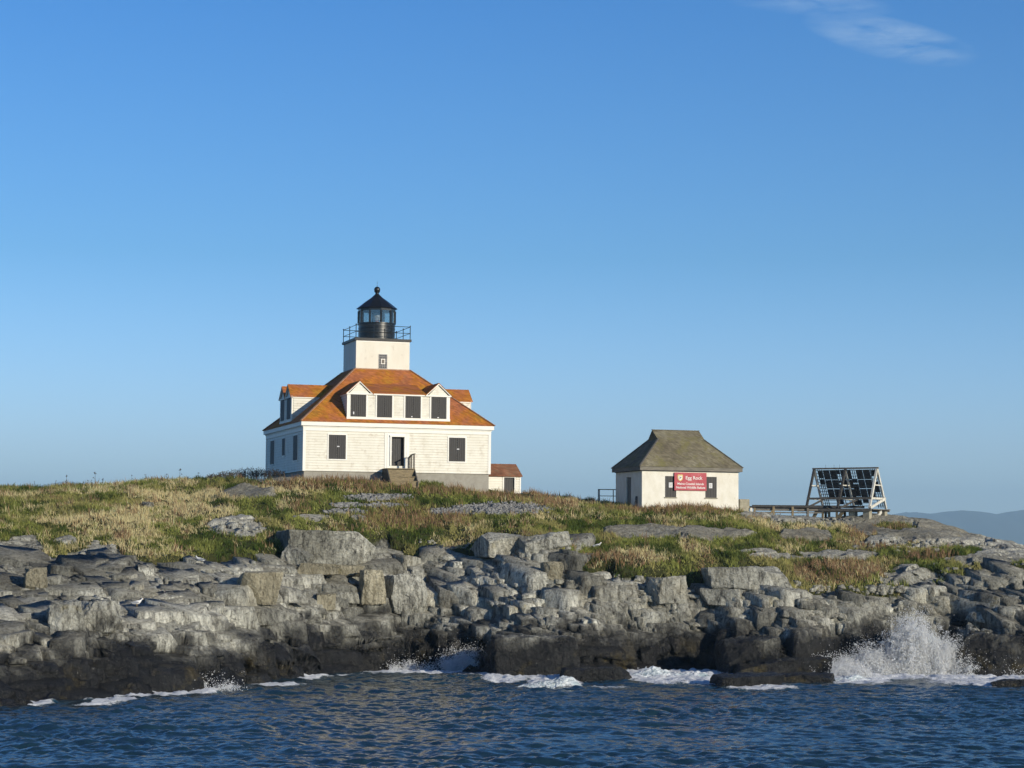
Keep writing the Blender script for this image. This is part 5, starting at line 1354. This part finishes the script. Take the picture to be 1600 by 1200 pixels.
for i, (u, w, h, lab) in enumerate(BR):
    Y0 = 130.5; x = at(u, 745, Y0)[0]; z = max(hz(x, Y0)[0][0], at(u, 748, Y0)[2])
    o = brush(50 + i, w, h + .25).build('leafless_bush', M['twig']); o.location = (x, Y0, z - .2); tag(o, lab, 'bush', 'leafless bushes behind the pale rock')
o = brush(77, 1.2, .75).build('leafless_bush', M['stalk']); p = at(428, 742, 127.3); o.location = (p[0], 127.3, p[2] - .3); tag(o, 'dark bush growing against the shaded left wall of the house', 'bush')

# gulls on the rocks
def gull(u, v, rz, lab):
    x, y, z = see(u, v)
    g = thing('gull', lab, 'gull', (x, y + .15, z + .02), rz)
    vs = [(-.24, .13, .035), (-.14, .16, .07), (0, .175, .095), (.12, .20, .085), (.19, .27, .05), (.225, .33, .045), (.26, .34, .03), (.285, .33, .01)]
    V = []; n = 10
    for (x_, z_, r) in vs:
        for i in range(n): t = 2 * pi * i / n; V.append((x_, r * .8 * cos(t), z_ + r * sin(t)))
    Fs = [(j * n + i, j * n + (i + 1) % n, (j + 1) * n + (i + 1) % n, (j + 1) * n + i) for j in range(len(vs) - 1) for i in range(n)] + [tuple(range(n - 1, -1, -1)), tuple(range((len(vs) - 1) * n, len(vs) * n))]
    link('body', newmesh('body', V, Fs, M['gull'], True), g)
    for s in (-1, 1):
        w = MB(); w.hexa([(-.32, s * .03, .15), (-.02, s * .085, .13), (.10, s * .08, .18), (-.1, s * .05, .20)], [(-.32, s * .045, .16), (-.02, s * .10, .14), (.10, s * .092, .20), (-.1, s * .06, .24)]); w.build('wing', M['gullwing'], g)
        l_ = MB(); l_.tube((0, s * .03, -.02), (0, s * .03, .10), .008, 4); l_.build('leg', M['gullbill'], g)
    b = MB(); b.tube((.27, 0, .335), (.33, 0, .325), .012, 5, .004); b.build('bill', M['gullbill'], g)
gull(213, 948, .3, 'white gull standing on the sunlit ledge at the left')
gull(312, 880, 2.8, 'white gull resting on pale rock just below the turf at the left')
gull(933, 858, .4, 'white gull in the grass above the ledges below and left of the hut')

# ------------------------------------------------------------------ spray and foam thrown up by the swell
k = NT('spray')
for n_ in [x for x in k.t.nodes if x.type == 'BSDF_PRINCIPLED']: k.t.nodes.remove(n_)
df = k.n('ShaderNodeBsdfDiffuse'); tl = k.n('ShaderNodeBsdfTranslucent'); ms = k.n('ShaderNodeAddShader')
df.inputs[0].default_value = (.60, .61, .62, 1); tl.inputs[0].default_value = (.395, .40, .40, 1)
k.l(df.outputs[0], ms.inputs[0]); k.l(tl.outputs[0], ms.inputs[1]); k.l(ms.outputs[0], k.out.inputs[0]); M['spray'] = k.m
OCT = np.array([(1, 1, 1), (1, -1, -1), (-1, 1, -1), (-1, -1, 1)], float) * .8
OF = np.array([(0, 1, 2), (0, 3, 1), (0, 2, 3), (1, 3, 2)])
def drops(name, P, S, label):
    n = len(P); V = OCT[None] * S[:, None, None] * rng.uniform(.6, 1.5, (n, 4, 1)) + P[:, None]
    Fs = (OF[None] + (np.arange(n) * 4)[:, None, None]).reshape(-1, 3)
    return tag(link(name, newmesh(name, V.reshape(-1, 3), Fs, M['spray'])), label, 'sea spray', kind='stuff')
def jets(c, n, jl, seed):
    out_p = []; out_s = []
    tot = sum(j[4] for j in jl)
    for (ox, tx, hgt, spread, wgt) in jl:      # base offset x, lean, height, spread, weight
        m = int(n * wgt / tot)
        nst = max(6, m // 500); ncl = nst * 16
        k_sx = rng.normal(0, spread * .5, nst); k_sh = rng.uniform(.2, 1.0, nst) ** .9; k_sl = rng.normal(0, .2, nst); k_sy = rng.normal(0, .4, nst)
        cs = rng.integers(0, nst, ncl); ct_ = rng.uniform(0, 1, ncl) ** 1.1; wv = .04 + .20 * ct_
        cxo = rng.normal(0, 1, ncl) * wv; cyo = rng.normal(0, 1, ncl) * wv; czo = rng.normal(0, 1, ncl) * wv * .8; csz = rng.uniform(.3, 1.0, ncl) ** 2
        ci = rng.integers(0, ncl, m); q = cs[ci]; t = ct_[ci]
        blob_ = (.03 + .12 * csz[ci]) * np.where(rng.uniform(0, 1, m) < .25, 2.4, 1.0)
        z = hgt * k_sh[q] * t * (1.0 - .12 * t) + czo[ci] + rng.normal(0, 1, m) * blob_ * 1.2
        x = c[0] + ox + k_sx[q] * (.5 + .5 * t) + tx * k_sh[q] * t + k_sl[q] * t + cxo[ci] + rng.normal(0, 1, m) * blob_
        y = c[1] + k_sy[q] + cyo[ci] + rng.normal(0, 1, m) * blob_
        out_p.append(np.stack([x, y, np.abs(c[2] - .05 + z)], 1)); out_s.append(.009 + .022 * rng.uniform(0, 1, m) ** 3 * (1 - .4 * t))
    return np.concatenate(out_p), np.concatenate(out_s)
def wpos(u, v):
    lo, hi = 60., 160.
    for _ in range(40):
        m = (lo + hi) / 2
        if at(u, v, m)[2] > 0: lo = m
        else: hi = m
    return np.array([at(u, v, lo)[0], lo, 0])
def froth(name, u, v, prof, seed, label):
    """a tumbling mound of white water: prof is [(du px, height px)]"""
    c = wpos(u, v); sc = c[1] / F
    us = np.array([p[0] for p in prof]) * sc; hs = np.array([p[1] for p in prof]) * sc
    xs = np.linspace(us[0], us[-1], int((us[-1] - us[0]) / .035)); ys = np.linspace(-1, 1, 70)
    Xg, Yg = np.meshgrid(xs, ys)
    H = np.interp(Xg, us, hs)
    H = H * np.clip(1 - np.abs(Yg) ** 2.2, 0, 1) ** .7
    nz1 = fbm(Xg * 1.6 + seed, Yg * 1.8 + H * 1.2, seed, 5, .6); nz2 = fbm(Xg * 7, Yg * 7 + H * 5, seed + 2, 4, .65)
    H = H * (.45 + 1.1 * nz1) + (nz2 - .5) * .22 * sstep(0, .3, H) - .10
    dep = .35 + .5 * np.interp(Xg, us, hs)
    Yw = Yg * dep + (nz2 - .5) * .25
    P = np.stack([(c[0] + Xg + (nz2 - .5) * .2).ravel(), (c[1] - .2 + Yw).ravel(), H.ravel()], 1)
    return tag(link(name, newmesh(name, P, grid_faces(len(xs), 70), M['froth'], True)), label, 'breaking wave', kind='stuff')
k = NT('white_water'); co_ = k.coord(); fn_ = k.noise(co_, 2.2, 7, .7, .8); k.color(k.ramp(fn_, [(.34, (.30, .40, .43)), (.50, (.62, .68, .70)), (.62, (.86, .87, .88))])); k.rough(.7)
k.normal(k.bump(k.noise(co_, 12, 5, .7), .06, .8)); M['froth'] = k.m
c = wpos(1425, 1052) + np.array([0, -.5, 0])
froth('breaking_wave', 1425, 1050, [(-150, 0), (-125, 6), (-90, 12), (-60, 26), (-30, 42), (0, 62), (30, 56), (55, 40), (80, 24), (110, 9), (150, 7), (200, 5)], 7, 'tumbling mound of white water at the foot of the big splash')
p, s = jets(c, 300000, [(0.1, -.2, 3.5, .7, 2.6), (-.4, -.5, 3.0, .6, 1.6), (1.1, .5, 2.3, .8, 2.2), (-1.6, -.8, 1.6, .7, 1.5), (-2.9, -.8, .95, .7, 1.0), (2.3, .6, 1.1, .8, 1.5), (.2, 0, 4.0, 1.0, .3), (4.2, .5, .75, 1.2, 1.0), (-4.4, -.2, .7, .5, .6), (0, 0, 1.6, 2.4, 1.6)], 1)
drops('sea_spray', p, s, 'tall plume of white spray bursting against the rocks on the right')
c = wpos(730, 1046) + np.array([0, -.3, 0]); p, s = jets(c, 60000, [(0, .1, 1.0, .45, 2), (-.6, -.3, .8, .4, 1.4), (.7, .3, .8, .4, 1.6), (0, 0, .5, 1.0, 1.6)], 2)
drops('sea_spray', p, s, 'low burst of spray left of the rounded black boulder')
froth('breaking_wave', 866, 1073, [(-70, 0), (-50, 6), (-20, 12), (10, 18), (30, 14), (44, 3), (48, 0)], 23, 'little breaker curling in front of the low black wave-washed rock')
froth('breaking_wave', 1318, 1062, [(-34, 0), (-16, 5), (0, 9), (18, 8), (34, 5), (60, 0)], 29, 'white wash pouring off the end of the long reef')
c = wpos(1320, 1058); p, s = jets(c, 14000, [(0, -.1, .8, .6, 2), (.6, .1, .6, .7, 2)], 2)
drops('sea_spray', p, s, 'spray leaping off the end of the long reef')
froth('breaking_wave', 1030, 1056, [(-60, 0), (-40, 8), (-10, 14), (20, 9), (60, 10), (90, 5), (110, 0)], 31, 'churning foam in the cove behind the reef')
for (u_, v_, n_d, hh2, lab) in ((316, 1078, 3000, .25, 'small burst of spray at the foot of the left cliff'), (640, 1047, 2500, .22, 'thin spray along the base of the middle cliff')):
    c = wpos(u_, v_) + np.array([0, .3, 0]); p, s = jets(c, n_d, [(0, 0, hh2, .45, 2), (-.8, -.1, hh2 * .6, .6, 1), (.9, .1, hh2 * .6, .6, 1)], 3)
    drops('sea_spray', p, s, lab)

# ------------------------------------------------------------------ the air
hb_ = MB(); hb_.box(-17000, 17000, -2600, 19200, -6, 530)
hz_o = hb_.build('haze', None); k = NT('haze_air'); k.t.nodes.remove(k.b)
pv_ = k.n('ShaderNodeVolumePrincipled'); pv_.inputs['Density'].default_value = HAZE = .00011; pv_.inputs['Color'].default_value = (.54, .80, 1.0, 1); pv_.inputs['Anisotropy'].default_value = 0.0
k.l(pv_.outputs[0], k.out.inputs['Volume']); hz_o.data.materials.append(k.m); tag(hz_o, 'thin blue haze over the bay', 'haze', kind='stuff')
